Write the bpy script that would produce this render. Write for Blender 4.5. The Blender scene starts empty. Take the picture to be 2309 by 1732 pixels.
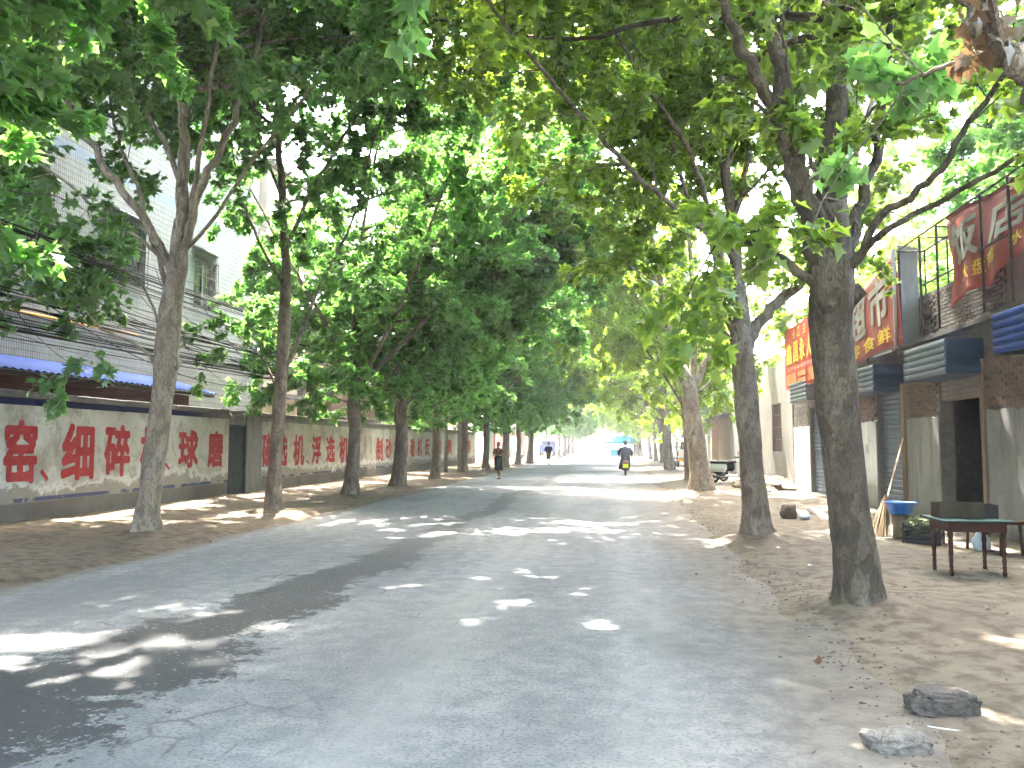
import bpy, bmesh, math, random
import numpy as np
from mathutils import Vector, Matrix

# ------------------------------------------------------------------ camera, light, exposure
scene = bpy.context.scene
R = math.radians
FPX, CX, CY, VX, VY = 1868.0, 1154.5, 866.0, 1385.0, 1003.0      # photo geometry (2309 px wide)
CAM_H = 1.5
PITCH = math.atan((VY - CY) / FPX)
YAW = math.asin((VX - CX) / math.sqrt((VX - CX) ** 2 + (VY - CY) ** 2 + FPX ** 2))
cam_d = bpy.data.cameras.new('camera'); cam = bpy.data.objects.new('camera', cam_d)
scene.collection.objects.link(cam); scene.camera = cam
cam_d.sensor_width = 36.0; cam_d.lens = 36.0 * FPX / 2309.0
cam_d.clip_start = 0.05; cam_d.clip_end = 3000
cam.location = (0, 0, CAM_H); cam.rotation_euler = (math.pi / 2 + PITCH, 0, YAW)

TO_SUN = Vector((-0.10, 0.42, 0.90)).normalized()
SUN_EL = math.asin(TO_SUN.z); SUN_AZ = math.atan2(TO_SUN.x, TO_SUN.y)
world = bpy.data.worlds.new('World'); scene.world = world; world.use_nodes = True
wn = world.node_tree; bg = wn.nodes['Background']
sky = wn.nodes.new('ShaderNodeTexSky'); sky.sky_type = 'NISHITA'; sky.sun_disc = False
sky.sun_elevation = SUN_EL; sky.sun_rotation = SUN_AZ
sky.air_density = 1.0; sky.dust_density = 6.0; sky.ozone_density = 1.0
wn.links.new(sky.outputs[0], bg.inputs[0]); bg.inputs[1].default_value = 0.15
sun_d = bpy.data.lights.new('sun', 'SUN'); sun_d.energy = 2.0; sun_d.angle = R(0.55); sun_d.color = (1.0, 0.95, 0.87)
sun = bpy.data.objects.new('sun', sun_d); scene.collection.objects.link(sun)
sun.rotation_euler = TO_SUN.to_track_quat('Z', 'Y').to_euler()
scene.view_settings.view_transform = 'Standard'; scene.view_settings.look = 'None'
scene.view_settings.exposure = 4.8; scene.view_settings.gamma = 1.0
scene.view_settings.use_curve_mapping = False
cy = scene.cycles
cy.use_denoising = True; cy.max_bounces = 10; cy.diffuse_bounces = 5; cy.glossy_bounces = 2
cy.transmission_bounces = 8; cy.transparent_max_bounces = 16; cy.volume_bounces = 0
cy.sample_clamp_indirect = 8.0; cy.use_adaptive_sampling = True; cy.adaptive_threshold = 0.02

C = scene.collection
rnd = random.Random(7)
CR = cam.rotation_euler.to_matrix()

def ray(px, py):
    return (CR @ Vector((px - CX, -(py - CY), -FPX))).normalized()
def atY(px, py, Y):
    d = ray(px, py); t = Y / d.y
    return Vector((d.x * t, Y, CAM_H + d.z * t))
def Yx(px, X):                    # distance along the street of the vertical plane x=X seen at column px (on the horizon)
    d = ray(px, VY); return X / d.x * d.y
def proj(p):
    q = CR.transposed() @ (Vector(p) - Vector((0, 0, CAM_H)))
    return CX + FPX * q.x / -q.z, CY - FPX * q.y / -q.z, -q.z

# ------------------------------------------------------------------ object helpers
def tag(o, label=None, cat=None, group=None, kind=None):
    if label: o['label'] = label
    if cat: o['category'] = cat
    if group: o['group'] = group
    if kind: o['kind'] = kind
    return o
def thing(name, label, cat, loc=(0, 0, 0), rz=0.0, group=None):
    o = bpy.data.objects.new(name, None); C.objects.link(o)
    o.location = loc; o.rotation_euler = (0, 0, rz); o.empty_display_size = 0.2
    return tag(o, label, cat, group)
def link(name, me, m=None, parent=None, loc=None, rot=None, kind=None):
    if m is not None and not me.materials: me.materials.append(m)
    o = bpy.data.objects.new(name, me); C.objects.link(o)
    if parent is not None: o.parent = parent
    if loc is not None: o.location = loc
    if rot is not None: o.rotation_euler = rot
    if kind: o['kind'] = kind
    return o
def copy_tree(o, parent=None, loc=None, rz=None, scale=None, label=None):
    c = o.copy(); C.objects.link(c); c.parent = parent
    if loc is not None: c.location = loc
    if rz is not None: c.rotation_euler = (0, 0, rz)
    if scale is not None: c.scale = scale
    if label: c['label'] = label
    for ch in list(o.children): copy_tree(ch, c)
    return c

class MB:
    """collects polygons for one mesh"""
    def __init__(s): s.v = []; s.f = []
    def add(s, vs, fs):
        n = len(s.v); s.v.extend([tuple(x) for x in vs]); s.f.extend([tuple(i + n for i in f) for f in fs]); return s
    def box(s, x0, x1, y0, y1, z0, z1, M=None, j=0.0, rg=rnd):
        vs = [Vector((x, y, z)) for z in (z0, z1) for y in (y0, y1) for x in (x0, x1)]
        if j: vs = [v + Vector((rg.uniform(-j, j), rg.uniform(-j, j), rg.uniform(-j, j))) for v in vs]
        if M is not None: vs = [M @ v for v in vs]
        return s.add(vs, [(0, 2, 3, 1), (4, 5, 7, 6), (0, 1, 5, 4), (2, 6, 7, 3), (0, 4, 6, 2), (1, 3, 7, 5)])
    def tube(s, pts, rad, n=8, cap=True, irr=0.0, rg=rnd):
        pts = [Vector(p) for p in pts]; m = len(pts)
        if not hasattr(rad, '__len__'): rad = [rad] * m
        up = Vector((0.13, 0.21, 1)).normalized(); vs = []; ref = None
        for i, p in enumerate(pts):
            t = (pts[min(i + 1, m - 1)] - pts[max(i - 1, 0)])
            t = t.normalized() if t.length > 1e-9 else Vector((0, 0, 1))
            if ref is None:
                ref = t.cross(Vector((1, 0, 0)) if abs(t.x) < .8 else Vector((0, 1, 0))).normalized()
            ref = (ref - t * ref.dot(t)).normalized(); b = t.cross(ref)
            for k in range(n):
                a = 2 * math.pi * k / n
                r = rad[i] * (1 + (rg.uniform(-irr, irr) if irr else 0))
                vs.append(p + ref * math.cos(a) * r + b * math.sin(a) * r)
        fs = [(i * n + k, i * n + (k + 1) % n, (i + 1) * n + (k + 1) % n, (i + 1) * n + k) for i in range(m - 1) for k in range(n)]
        if cap: fs += [tuple(reversed(range(n))), tuple(range((m - 1) * n, m * n))]
        return s.add(vs, fs)
    def loft(s, rings, n=14, cap=True, M=None):
        """rings: (centre, rx, ry) horizontal ellipses"""
        vs = []
        for c, rx, ry in rings:
            for k in range(n):
                a = 2 * math.pi * k / n; vs.append(Vector(c) + Vector((math.cos(a) * rx, math.sin(a) * ry, 0)))
        if M is not None: vs = [M @ v for v in vs]
        m = len(rings)
        fs = [(i * n + k, i * n + (k + 1) % n, (i + 1) * n + (k + 1) % n, (i + 1) * n + k) for i in range(m - 1) for k in range(n)]
        if cap: fs += [tuple(reversed(range(n))), tuple(range((m - 1) * n, m * n))]
        return s.add(vs, fs)
    def mesh(s, name, smooth=False):
        me = bpy.data.meshes.new(name); me.from_pydata([tuple(v) for v in s.v], [], s.f); me.update()
        if smooth: me.polygons.foreach_set('use_smooth', [True] * len(me.polygons))
        return me
    def obj(s, name, m=None, parent=None, smooth=False, **k):
        return link(name, s.mesh(name, smooth), m, parent, **k)
def bevel(o, w=0.01, seg=2):
    b = o.modifiers.new('bevel', 'BEVEL'); b.width = w; b.segments = seg; b.limit_method = 'ANGLE'; return o

# ------------------------------------------------------------------ materials
class NT:
    def __init__(s, name):
        s.m = bpy.data.materials.new(name); s.m.use_nodes = True; s.t = s.m.node_tree
        s.b = s.t.nodes['Principled BSDF']; s.out = s.t.nodes['Material Output']
        s.b.inputs['Specular IOR Level'].default_value = 0.25
    def n(s, typ, **k):
        x = s.t.nodes.new('ShaderNode' + typ)
        for a, v in k.items(): setattr(x, a, v)
        return x
    def l(s, a, b): s.t.links.new(a, b)
    def coord(s, which='Object', scale=(1, 1, 1)):
        c = s.n('TexCoord'); mp = s.n('Mapping'); s.l(c.outputs[which], mp.inputs[0]); mp.inputs['Scale'].default_value = scale
        return mp.outputs[0]
    def noise(s, co, scale, detail=5, rough=.6, dist=0):
        x = s.n('TexNoise'); x.inputs['Scale'].default_value = scale; x.inputs['Detail'].default_value = detail
        x.inputs['Roughness'].default_value = rough; x.inputs['Distortion'].default_value = dist
        s.l(co, x.inputs['Vector']); return x.outputs[0]
    def ramp(s, fac, stops, interp='LINEAR'):
        x = s.n('ValToRGB'); x.color_ramp.interpolation = interp; e = x.color_ramp.elements
        while len(e) < len(stops): e.new(.5)
        for i, (p, c) in enumerate(stops):
            e[i].position = p; e[i].color = (c, c, c, 1) if not hasattr(c, '__len__') else (*c, 1)
        s.l(fac, x.inputs[0]); return x.outputs[0]
    def mix(s, fac, a, b, blend='MIX'):
        x = s.n('MixRGB', blend_type=blend)
        for i, v in enumerate((fac, a, b)):
            if hasattr(v, 'is_linked'): s.l(v, x.inputs[i])
            elif hasattr(v, '__len__'): x.inputs[i].default_value = (*v, 1)
            else: x.inputs[i].default_value = v
        return x.outputs[0]
    def math(s, op, a, b=None, c=None, clamp=False):
        x = s.n('Math', operation=op); x.use_clamp = clamp
        for i, v in enumerate((a, b, c)):
            if v is None: continue
            if hasattr(v, 'is_linked'): s.l(v, x.inputs[i])
            else: x.inputs[i].default_value = v
        return x.outputs[0]
    def step(s, v, lo, hi):
        x = s.n('MapRange'); x.interpolation_type = 'SMOOTHSTEP'
        x.inputs[1].default_value = lo; x.inputs[2].default_value = hi; s.l(v, x.inputs[0]); return x.outputs[0]
    def sep(s, co):
        x = s.n('SeparateXYZ'); s.l(co, x.inputs[0]); return x.outputs
    def bump(s, h, strength=.4, dist=.02):
        x = s.n('Bump'); x.inputs['Strength'].default_value = strength; x.inputs['Distance'].default_value = dist
        s.l(h, x.inputs['Height']); s.l(x.outputs[0], s.b.inputs['Normal']); return x
    def base(s, c):
        if hasattr(c, 'is_linked'): s.l(c, s.b.inputs['Base Color'])
        else: s.b.inputs['Base Color'].default_value = (*c, 1)
    def rough(s, r):
        if hasattr(r, 'is_linked'): s.l(r, s.b.inputs['Roughness'])
        else: s.b.inputs['Roughness'].default_value = r

def simple(name, a, b=None, scale=6, rough=.8, metal=0, bump=.2, bscale=40, bd=.005, stretch=(1, 1, 1), spec=.25):
    t = NT(name); co = t.coord('Object', stretch)
    b = b or tuple(x * .7 for x in a)
    n1 = t.noise(co, scale, 6); col = t.mix(t.ramp(n1, [(.35, 0), (.65, 1)]), a, b)
    fine = t.noise(co, scale * 9, 3); col = t.mix(t.ramp(fine, [(.4, 0), (.8, .35)]), col, tuple(x * .6 for x in a))
    t.base(col); t.rough(rough); t.b.inputs['Metallic'].default_value = metal
    t.b.inputs['Specular IOR Level'].default_value = spec
    if bump: t.bump(t.noise(co, bscale, 4), bump, bd)
    return t.m

def m_bark(name='bark', k=1.0):
    t = NT(name); co = t.coord('Object', (1, 1, .45))
    big = t.noise(co, 2.2, 4, .6, .5); mid = t.noise(co, 9, 6, .65, .8); fine = t.noise(co, 55, 4)
    v = t.n('TexVoronoi'); v.inputs['Scale'].default_value = 7; t.l(co, v.inputs['Vector'])
    c = t.mix(t.ramp(big, [(.35, 0), (.62, 1)]), tuple(x * k for x in (.15, .120, .090)), tuple(x * k for x in (.25, .208, .158)))
    c = t.mix(t.ramp(mid, [(.48, 0), (.60, .7)]), c, tuple(x * k for x in (.085, .066, .048)))
    rim = t.ramp(v.outputs['Color'], [(.78, 0), (.86, 1)]); c = t.mix(t.math('MULTIPLY', rim, .55), c, tuple(x * k for x in (.30, .26, .20)))
    c = t.mix(t.ramp(fine, [(.42, 0), (.66, .6)]), c, tuple(x * k for x in (.065, .052, .04)))
    t.base(c); t.rough(.92)
    h = t.math('ADD', t.math('MULTIPLY', t.ramp(mid, [(.48, 1), (.56, 0)]), .6), t.math('MULTIPLY', fine, .5))
    t.bump(h, .8, .03); return t.m
def m_leaf(name, dark, light, trans):
    t = NT(name); t.t.nodes.remove(t.b)
    at = t.n('Attribute'); at.attribute_name = 'lr'; oi = t.n('ObjectInfo')
    f = t.math('FRACT', t.math('ADD', at.outputs['Fac'], t.math('MULTIPLY', oi.outputs['Random'], .97)))
    co = t.coord('Object'); big = t.noise(co, .55, 2)
    f2 = t.math('ADD', t.math('MULTIPLY', f, .6), t.math('MULTIPLY', big, .5), clamp=True)
    col = t.mix(f2, dark, light)
    col = t.mix(t.ramp(f, [(.965, 0), (.975, .6)]), col, (.20, .15, .05))
    geo = t.n('NewGeometry'); under = t.mix(.55, col, (.24, .30, .20))
    col = t.mix(t.math('MULTIPLY', geo.outputs['Backfacing'], .75), col, under)
    pr = t.n('BsdfPrincipled'); pr.inputs['Roughness'].default_value = .36; pr.inputs['Specular IOR Level'].default_value = .7
    t.l(col, pr.inputs['Base Color'])
    tr = t.n('BsdfTranslucent'); t.l(t.mix(f2, trans, tuple(x * 1.45 for x in trans)), tr.inputs[0])
    mx = t.n('MixShader'); mx.inputs[0].default_value = .48
    t.l(pr.outputs[0], mx.inputs[1]); t.l(tr.outputs[0], mx.inputs[2]); t.l(mx.outputs[0], t.out.inputs[0])
    return t.m

def m_road():
    t = NT('dusty_asphalt'); co = t.coord(); X, Y, Z = t.sep(co)[:3]
    big = t.noise(t.coord('Object', (1, .35, 1)), .7, 5); mid = t.noise(co, 5, 6, .65); fine = t.noise(co, 42, 4, .7); grit = t.noise(co, 150, 2)
    c = t.mix(t.ramp(big, [(.38, 0), (.60, 1)]), (.162, .160, .155), (.245, .241, .230))
    c = t.mix(t.ramp(mid, [(.42, 0), (.60, .7)]), c, (.125, .127, .132))
    c = t.mix(t.ramp(fine, [(.50, 0), (.62, .75)]), c, (.075, .075, .077))
    c = t.mix(t.ramp(grit, [(.60, 0), (.70, .6)]), c, (.36, .36, .35))
    trk = t.math('ABSOLUTE', t.math('SUBTRACT', t.math('ABSOLUTE', t.math('ADD', X, .55)), .78)); trk = t.math('MULTIPLY', t.math('SUBTRACT', 1, t.step(trk, .05, .55)), t.step(t.noise(t.coord('Object', (1, .12, 1)), 1.3, 5), .35, .6))
    c = t.mix(t.math('MULTIPLY', trk, .45), c, (.27, .262, .245))
    pat = t.step(t.noise(t.coord('Object', (1, .5, 1)), .45, 3), .56, .60); c = t.mix(t.math('MULTIPLY', pat, .35), c, (.115, .115, .116))
    # dark wet streak wandering up the middle of the left half
    wob = t.math('MULTIPLY', t.math('SUBTRACT', t.noise(t.coord('Object', (.3, 1, 1)), .35, 2), .5), 1.2)
    ctr = t.math('ADD', t.math('SUBTRACT', wob, 2.75), t.math('DIVIDE', -2.4, t.math('MAXIMUM', t.math('SUBTRACT', Y, 1.0), 1.2)))
    d = t.math('ABSOLUTE', t.math('SUBTRACT', X, ctr))
    hw = t.math('ADD', .10, t.math('DIVIDE', 3.5, t.math('MAXIMUM', Y, 3.0)))
    edge = t.noise(co, 1.6, 6, .7); e2 = t.noise(co, 7, 5, .7)
    q = t.math('SUBTRACT', t.math('DIVIDE', d, hw), t.math('ADD', t.math('MULTIPLY', t.math('SUBTRACT', edge, .5), 2.2), t.math('ADD', t.math('MULTIPLY', t.math('SUBTRACT', e2, .5), 1.7), t.math('MULTIPLY', t.math('SUBTRACT', t.noise(co, 30, 4, .75), .5), 1.3))))
    band = t.math('SUBTRACT', 1, t.step(q, .82, .98))
    gap = t.step(t.noise(t.coord('Object', (.4, .5, 1)), .35, 2), .30, .42)
    far = t.math('SUBTRACT', 1, t.step(Y, 26, 60))
    band = t.math('MULTIPLY', t.math('MULTIPLY', band, far), t.math('MAXIMUM', gap, t.math('SUBTRACT', 1, t.step(Y, 12, 16))))
    vs = t.n('TexVoronoi'); vs.inputs['Scale'].default_value = 17; vs.inputs['Randomness'].default_value = 1; t.l(co, vs.inputs['Vector'])
    chips = t.ramp(vs.outputs['Distance'], [(.14, 1), (.24, 0)]); chips = t.math('MULTIPLY', chips, t.step(t.noise(co, 5, 3), .46, .56))
    dark = t.mix(t.math('MULTIPLY', chips, .8), t.mix(t.ramp(fine, [(.4, 0), (.7, 1)]), (.032, .032, .033), (.055, .054, .052)), (.22, .22, .215))
    c = t.mix(t.math('MULTIPLY', band, t.math('SUBTRACT', .93, t.math('MULTIPLY', t.step(Y, 6, 13), .30))), c, dark)
    # crazing
    vc = t.n('TexVoronoi'); vc.feature = 'DISTANCE_TO_EDGE'; vc.inputs['Scale'].default_value = 3.2; t.l(t.mix(.12, co, t.n('TexNoise').outputs[1]), vc.inputs['Vector'])
    crack = t.math('MULTIPLY', t.ramp(vc.outputs['Distance'], [(.012, 1), (.045, 0)]), t.step(t.noise(co, .8, 3), .50, .62))
    near = t.math('SUBTRACT', 1, t.step(q, 1.0, 1.9))
    crack = t.math('MULTIPLY', crack, t.math('MAXIMUM', near, .35))
    c = t.mix(t.math('MULTIPLY', crack, .8), c, (.06, .058, .055))
    # dust carried in from the verges
    wn_ = t.math('MULTIPLY', t.math('SUBTRACT', t.noise(t.coord('Object', (1, .5, 1)), .9, 6), .5), 1.7)
    dr = t.step(t.math('ADD', X, wn_), .1, 1.5); dl = t.math('SUBTRACT', 1, t.step(t.math('ADD', X, t.math('MULTIPLY', wn_, .35)), -6.25, -5.9))
    dust = t.math('MAXIMUM', dr, dl)
    dc = t.mix(t.ramp(mid, [(.40, 0), (.62, 1)]), (.155, .130, .10), (.095, .078, .058))
    c = t.mix(t.math('MULTIPLY', dust, .85), c, t.mix(t.ramp(fine, [(.5, 0), (.7, .4)]), dc, (.17, .14, .11)))
    t.base(c); t.rough(t.math('SUBTRACT', .9, t.math('MULTIPLY', band, .15)))
    t.bump(t.math('ADD', t.math('ADD', fine, t.math('MULTIPLY', grit, .5)), t.math('MULTIPLY', crack, -1.5)), .5, .012)
    return t.m
def m_dirt():
    t = NT('dusty_dirt'); co = t.coord(); X, Y, Z = t.sep(co)[:3]
    big = t.noise(t.coord('Object', (1, .6, 1)), .8, 5, .6); mid = t.noise(co, 5, 7, .65); fine = t.noise(co, 45, 5, .7); st = t.noise(t.coord('Object', (3, .8, 1)), 2.0, 6, .6)
    c = t.mix(t.ramp(big, [(.35, 0), (.65, 1)]), (.115, .093, .066), (.17, .14, .102))
    left = t.math('SUBTRACT', 1, t.step(X, -6.6, -6.0))
    c = t.mix(t.math('MULTIPLY', left, .55), c, (.15, .108, .070))
    grey = t.math('MULTIPLY', t.step(X, 2.2, 4.2), t.step(t.noise(co, .9, 4), .3, .55)); c = t.mix(t.math('MULTIPLY', grey, .75), c, (.125, .117, .10))
    c = t.mix(t.ramp(mid, [(.45, 0), (.60, .8)]), c, (.062, .047, .032))
    c = t.mix(t.ramp(st, [(.58, 0), (.68, .45)]), c, (.13, .105, .08))
    c = t.mix(t.ramp(fine, [(.55, 0), (.70, .55)]), c, (.11, .09, .07))
    t.base(c); t.rough(.95)
    t.bump(t.math('ADD', t.math('MULTIPLY', mid, 1.2), t.math('MULTIPLY', fine, .5)), .7, .03); return t.m

def m_paintwall():
    t = NT('painted_plaster'); co = t.coord(); X, Y, Z = t.sep(co)[:3]
    cs = t.coord('Object', (1, 1, 1)); big = t.noise(cs, .7, 6, .65); mid = t.noise(cs, 3.2, 7, .68); fine = t.noise(cs, 22, 4)
    drip = t.noise(t.coord('Object', (1, 5, .5)), 1.2, 5)
    c = t.mix(t.ramp(big, [(.38, 0), (.65, 1)]), (.50, .485, .45), (.38, .36, .31))
    c = t.mix(t.ramp(mid, [(.52, 0), (.68, .65)]), c, (.27, .245, .19))
    c = t.mix(t.ramp(drip, [(.55, 0), (.75, .45)]), c, (.33, .31, .27))
    c = t.mix(t.ramp(fine, [(.62, 0), (.72, .5)]), c, (.16, .15, .13))
    blot = t.noise(t.coord('Object', (1, 1.1, .8)), 1.6, 8, .72, .4); c = t.mix(t.ramp(blot, [(.50, 0), (.60, .6), (.70, .9)]), c, (.215, .195, .15))
    spk = t.noise(cs, 9, 2); c = t.mix(t.ramp(spk, [(.70, 0), (.73, .8)]), c, (.09, .085, .075))
    # exposed render low down, lumpy lime above it
    lo = t.math('ADD', Z, t.math('MULTIPLY', t.math('SUBTRACT', mid, .5), .9))
    lo2 = t.math('ADD', lo, t.math('MULTIPLY', t.math('SUBTRACT', big, .5), 1.1))
    expo = t.math('SUBTRACT', 1, t.step(lo2, .66, .78))
    lime = t.math('MULTIPLY', t.math('SUBTRACT', 1, t.step(lo2, .80, .92)), t.math('SUBTRACT', 1, expo))
    c = t.mix(t.math('MULTIPLY', lime, .7), c, (.58, .57, .56))
    c = t.mix(t.math('MULTIPLY', expo, .8), c, t.mix(mid, (.27, .24, .20), (.20, .172, .145)))
    # blue lines
    b1 = t.math('MULTIPLY', t.step(Z, .47, .475), t.math('SUBTRACT', 1, t.step(Z, .545, .55)))
    b1 = t.math('MULTIPLY', b1, t.step(t.noise(t.coord('Object', (1, 1, 1)), 2.6, 5), .46, .52))
    c = t.mix(t.math('MULTIPLY', b1, .85), c, (.035, .05, .13))
    b2 = t.step(t.math('ADD', Z, t.math('MULTIPLY', t.math('SUBTRACT', mid, .5), .01)), 2.205, 2.21)
    c = t.mix(t.math('MULTIPLY', b2, t.math('SUBTRACT', 1, t.step(Y, 19, 24))), c, (.013, .018, .065))
    c = t.mix(t.math('MULTIPLY', b2, t.math('MULTIPLY', t.step(Y, 19, 24), .7)), c, (.12, .12, .13))
    foot = t.math('SUBTRACT', 1, t.step(t.math('ADD', Z, t.math('MULTIPLY', t.math('SUBTRACT', mid, .5), .05)), .45, .475))
    c = t.mix(foot, c, t.mix(t.ramp(big, [(.4, 0), (.6, 1)]), (.165, .15, .13), (.115, .10, .085)))
    t.base(c); t.rough(.93)
    t.bump(t.math('ADD', t.math('MULTIPLY', lo2, .0), t.math('ADD', t.math('MULTIPLY', mid, .8), t.math('ADD', t.math('MULTIPLY', lime, .8), t.math('MULTIPLY', fine, .25)))), .5, .03)
    return t.m
def m_worn_paint(name, col, wear=.62, under=(.52, .49, .43)):
    t = NT(name); co = t.coord('Object'); n1 = t.noise(co, 5, 7, .7); n2 = t.noise(co, 28, 4, .7)
    c = t.mix(t.ramp(n1, [(.4, 0), (.7, .5)]), col, tuple(min(1, x * 1.35 + .06) for x in col))
    c = t.mix(t.ramp(t.math('ADD', t.math('MULTIPLY', n1, .6), t.math('MULTIPLY', n2, .4)), [(wear - .02, 0), (wear + .02, .85)]), c, under)
    t.base(c); t.rough(.9); return t.m
def m_tiles():
    t = NT('white_wall_tiles'); co = t.coord('Object')
    X, Y, Z = t.sep(co)[:3]; cb = t.n('CombineXYZ'); t.l(t.math('ADD', Y, X), cb.inputs[0]); t.l(Z, cb.inputs[1])
    br = t.n('TexBrick'); br.offset = 0; br.squash = 1; t.l(cb.outputs[0], br.inputs['Vector'])
    br.inputs['Scale'].default_value = 1; br.inputs['Brick Width'].default_value = .075; br.inputs['Row Height'].default_value = .15
    br.inputs['Mortar Size'].default_value = .008; br.inputs['Mortar Smooth'].default_value = .15
    br.inputs['Color1'].default_value = (.30, .30, .295, 1); br.inputs['Color2'].default_value = (.25, .25, .247, 1); br.inputs['Mortar'].default_value = (.10, .10, .10, 1)
    st = t.noise(t.coord('Object', (1, 1, .25)), 1.1, 5)
    c = t.mix(t.ramp(st, [(.45, 0), (.75, .4)]), br.outputs['Color'], (.33, .34, .32))
    bl = t.math('MULTIPLY', t.step(Z, 8.5, 8.51), t.math('SUBTRACT', 1, t.step(Z, 8.8, 8.81)))
    c = t.mix(t.math('MULTIPLY', bl, .6), c, (.20, .26, .38))
    t.base(c); t.rough(.75); t.b.inputs['Specular IOR Level'].default_value = .12; t.bump(t.math('SUBTRACT', 1, br.outputs['Fac']), .5, .006); return t.m
def m_brickwall(name, a, b, mortar, w=.25, h=.07):
    t = NT(name); co = t.coord('Object'); X, Y, Z = t.sep(co)[:3]; cb = t.n('CombineXYZ'); t.l(t.math('ADD', Y, X), cb.inputs[0]); t.l(Z, cb.inputs[1])
    br = t.n('TexBrick'); t.l(cb.outputs[0], br.inputs['Vector']); br.inputs['Scale'].default_value = 1
    br.inputs['Brick Width'].default_value = w; br.inputs['Row Height'].default_value = h; br.inputs['Mortar Size'].default_value = .008
    for k, v in (('Color1', a), ('Color2', b), ('Mortar', mortar)): br.inputs[k].default_value = (*v, 1)
    st = t.noise(co, 1.3, 6)
    t.base(t.mix(t.ramp(st, [(.4, 0), (.7, .5)]), br.outputs['Color'], tuple(x * .5 for x in a))); t.rough(.9)
    t.bump(t.math('SUBTRACT', 1, br.outputs['Fac']), .6, .01); return t.m
def m_plaster(name, a, b, stain):
    t = NT(name); co = t.coord(); X, Y, Z = t.sep(co)[:3]
    big = t.noise(co, .9, 6, .65); drip = t.noise(t.coord('Object', (1, 4, .45)), 1.6, 6); mid = t.noise(co, 7, 6, .7)
    c = t.mix(t.ramp(big, [(.38, 0), (.62, 1)]), a, b); c = t.mix(t.ramp(drip, [(.50, 0), (.68, .7)]), c, stain)
    c = t.mix(t.ramp(mid, [(.58, 0), (.68, .5)]), c, tuple(x * .6 for x in stain))
    low = t.math('SUBTRACT', 1, t.step(t.math('ADD', Z, t.math('MULTIPLY', mid, .5)), .25, .7)); c = t.mix(t.math('MULTIPLY', low, .55), c, tuple(x * .7 for x in stain))
    t.base(c); t.rough(.92); t.bump(mid, .4, .012); return t.m

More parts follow.
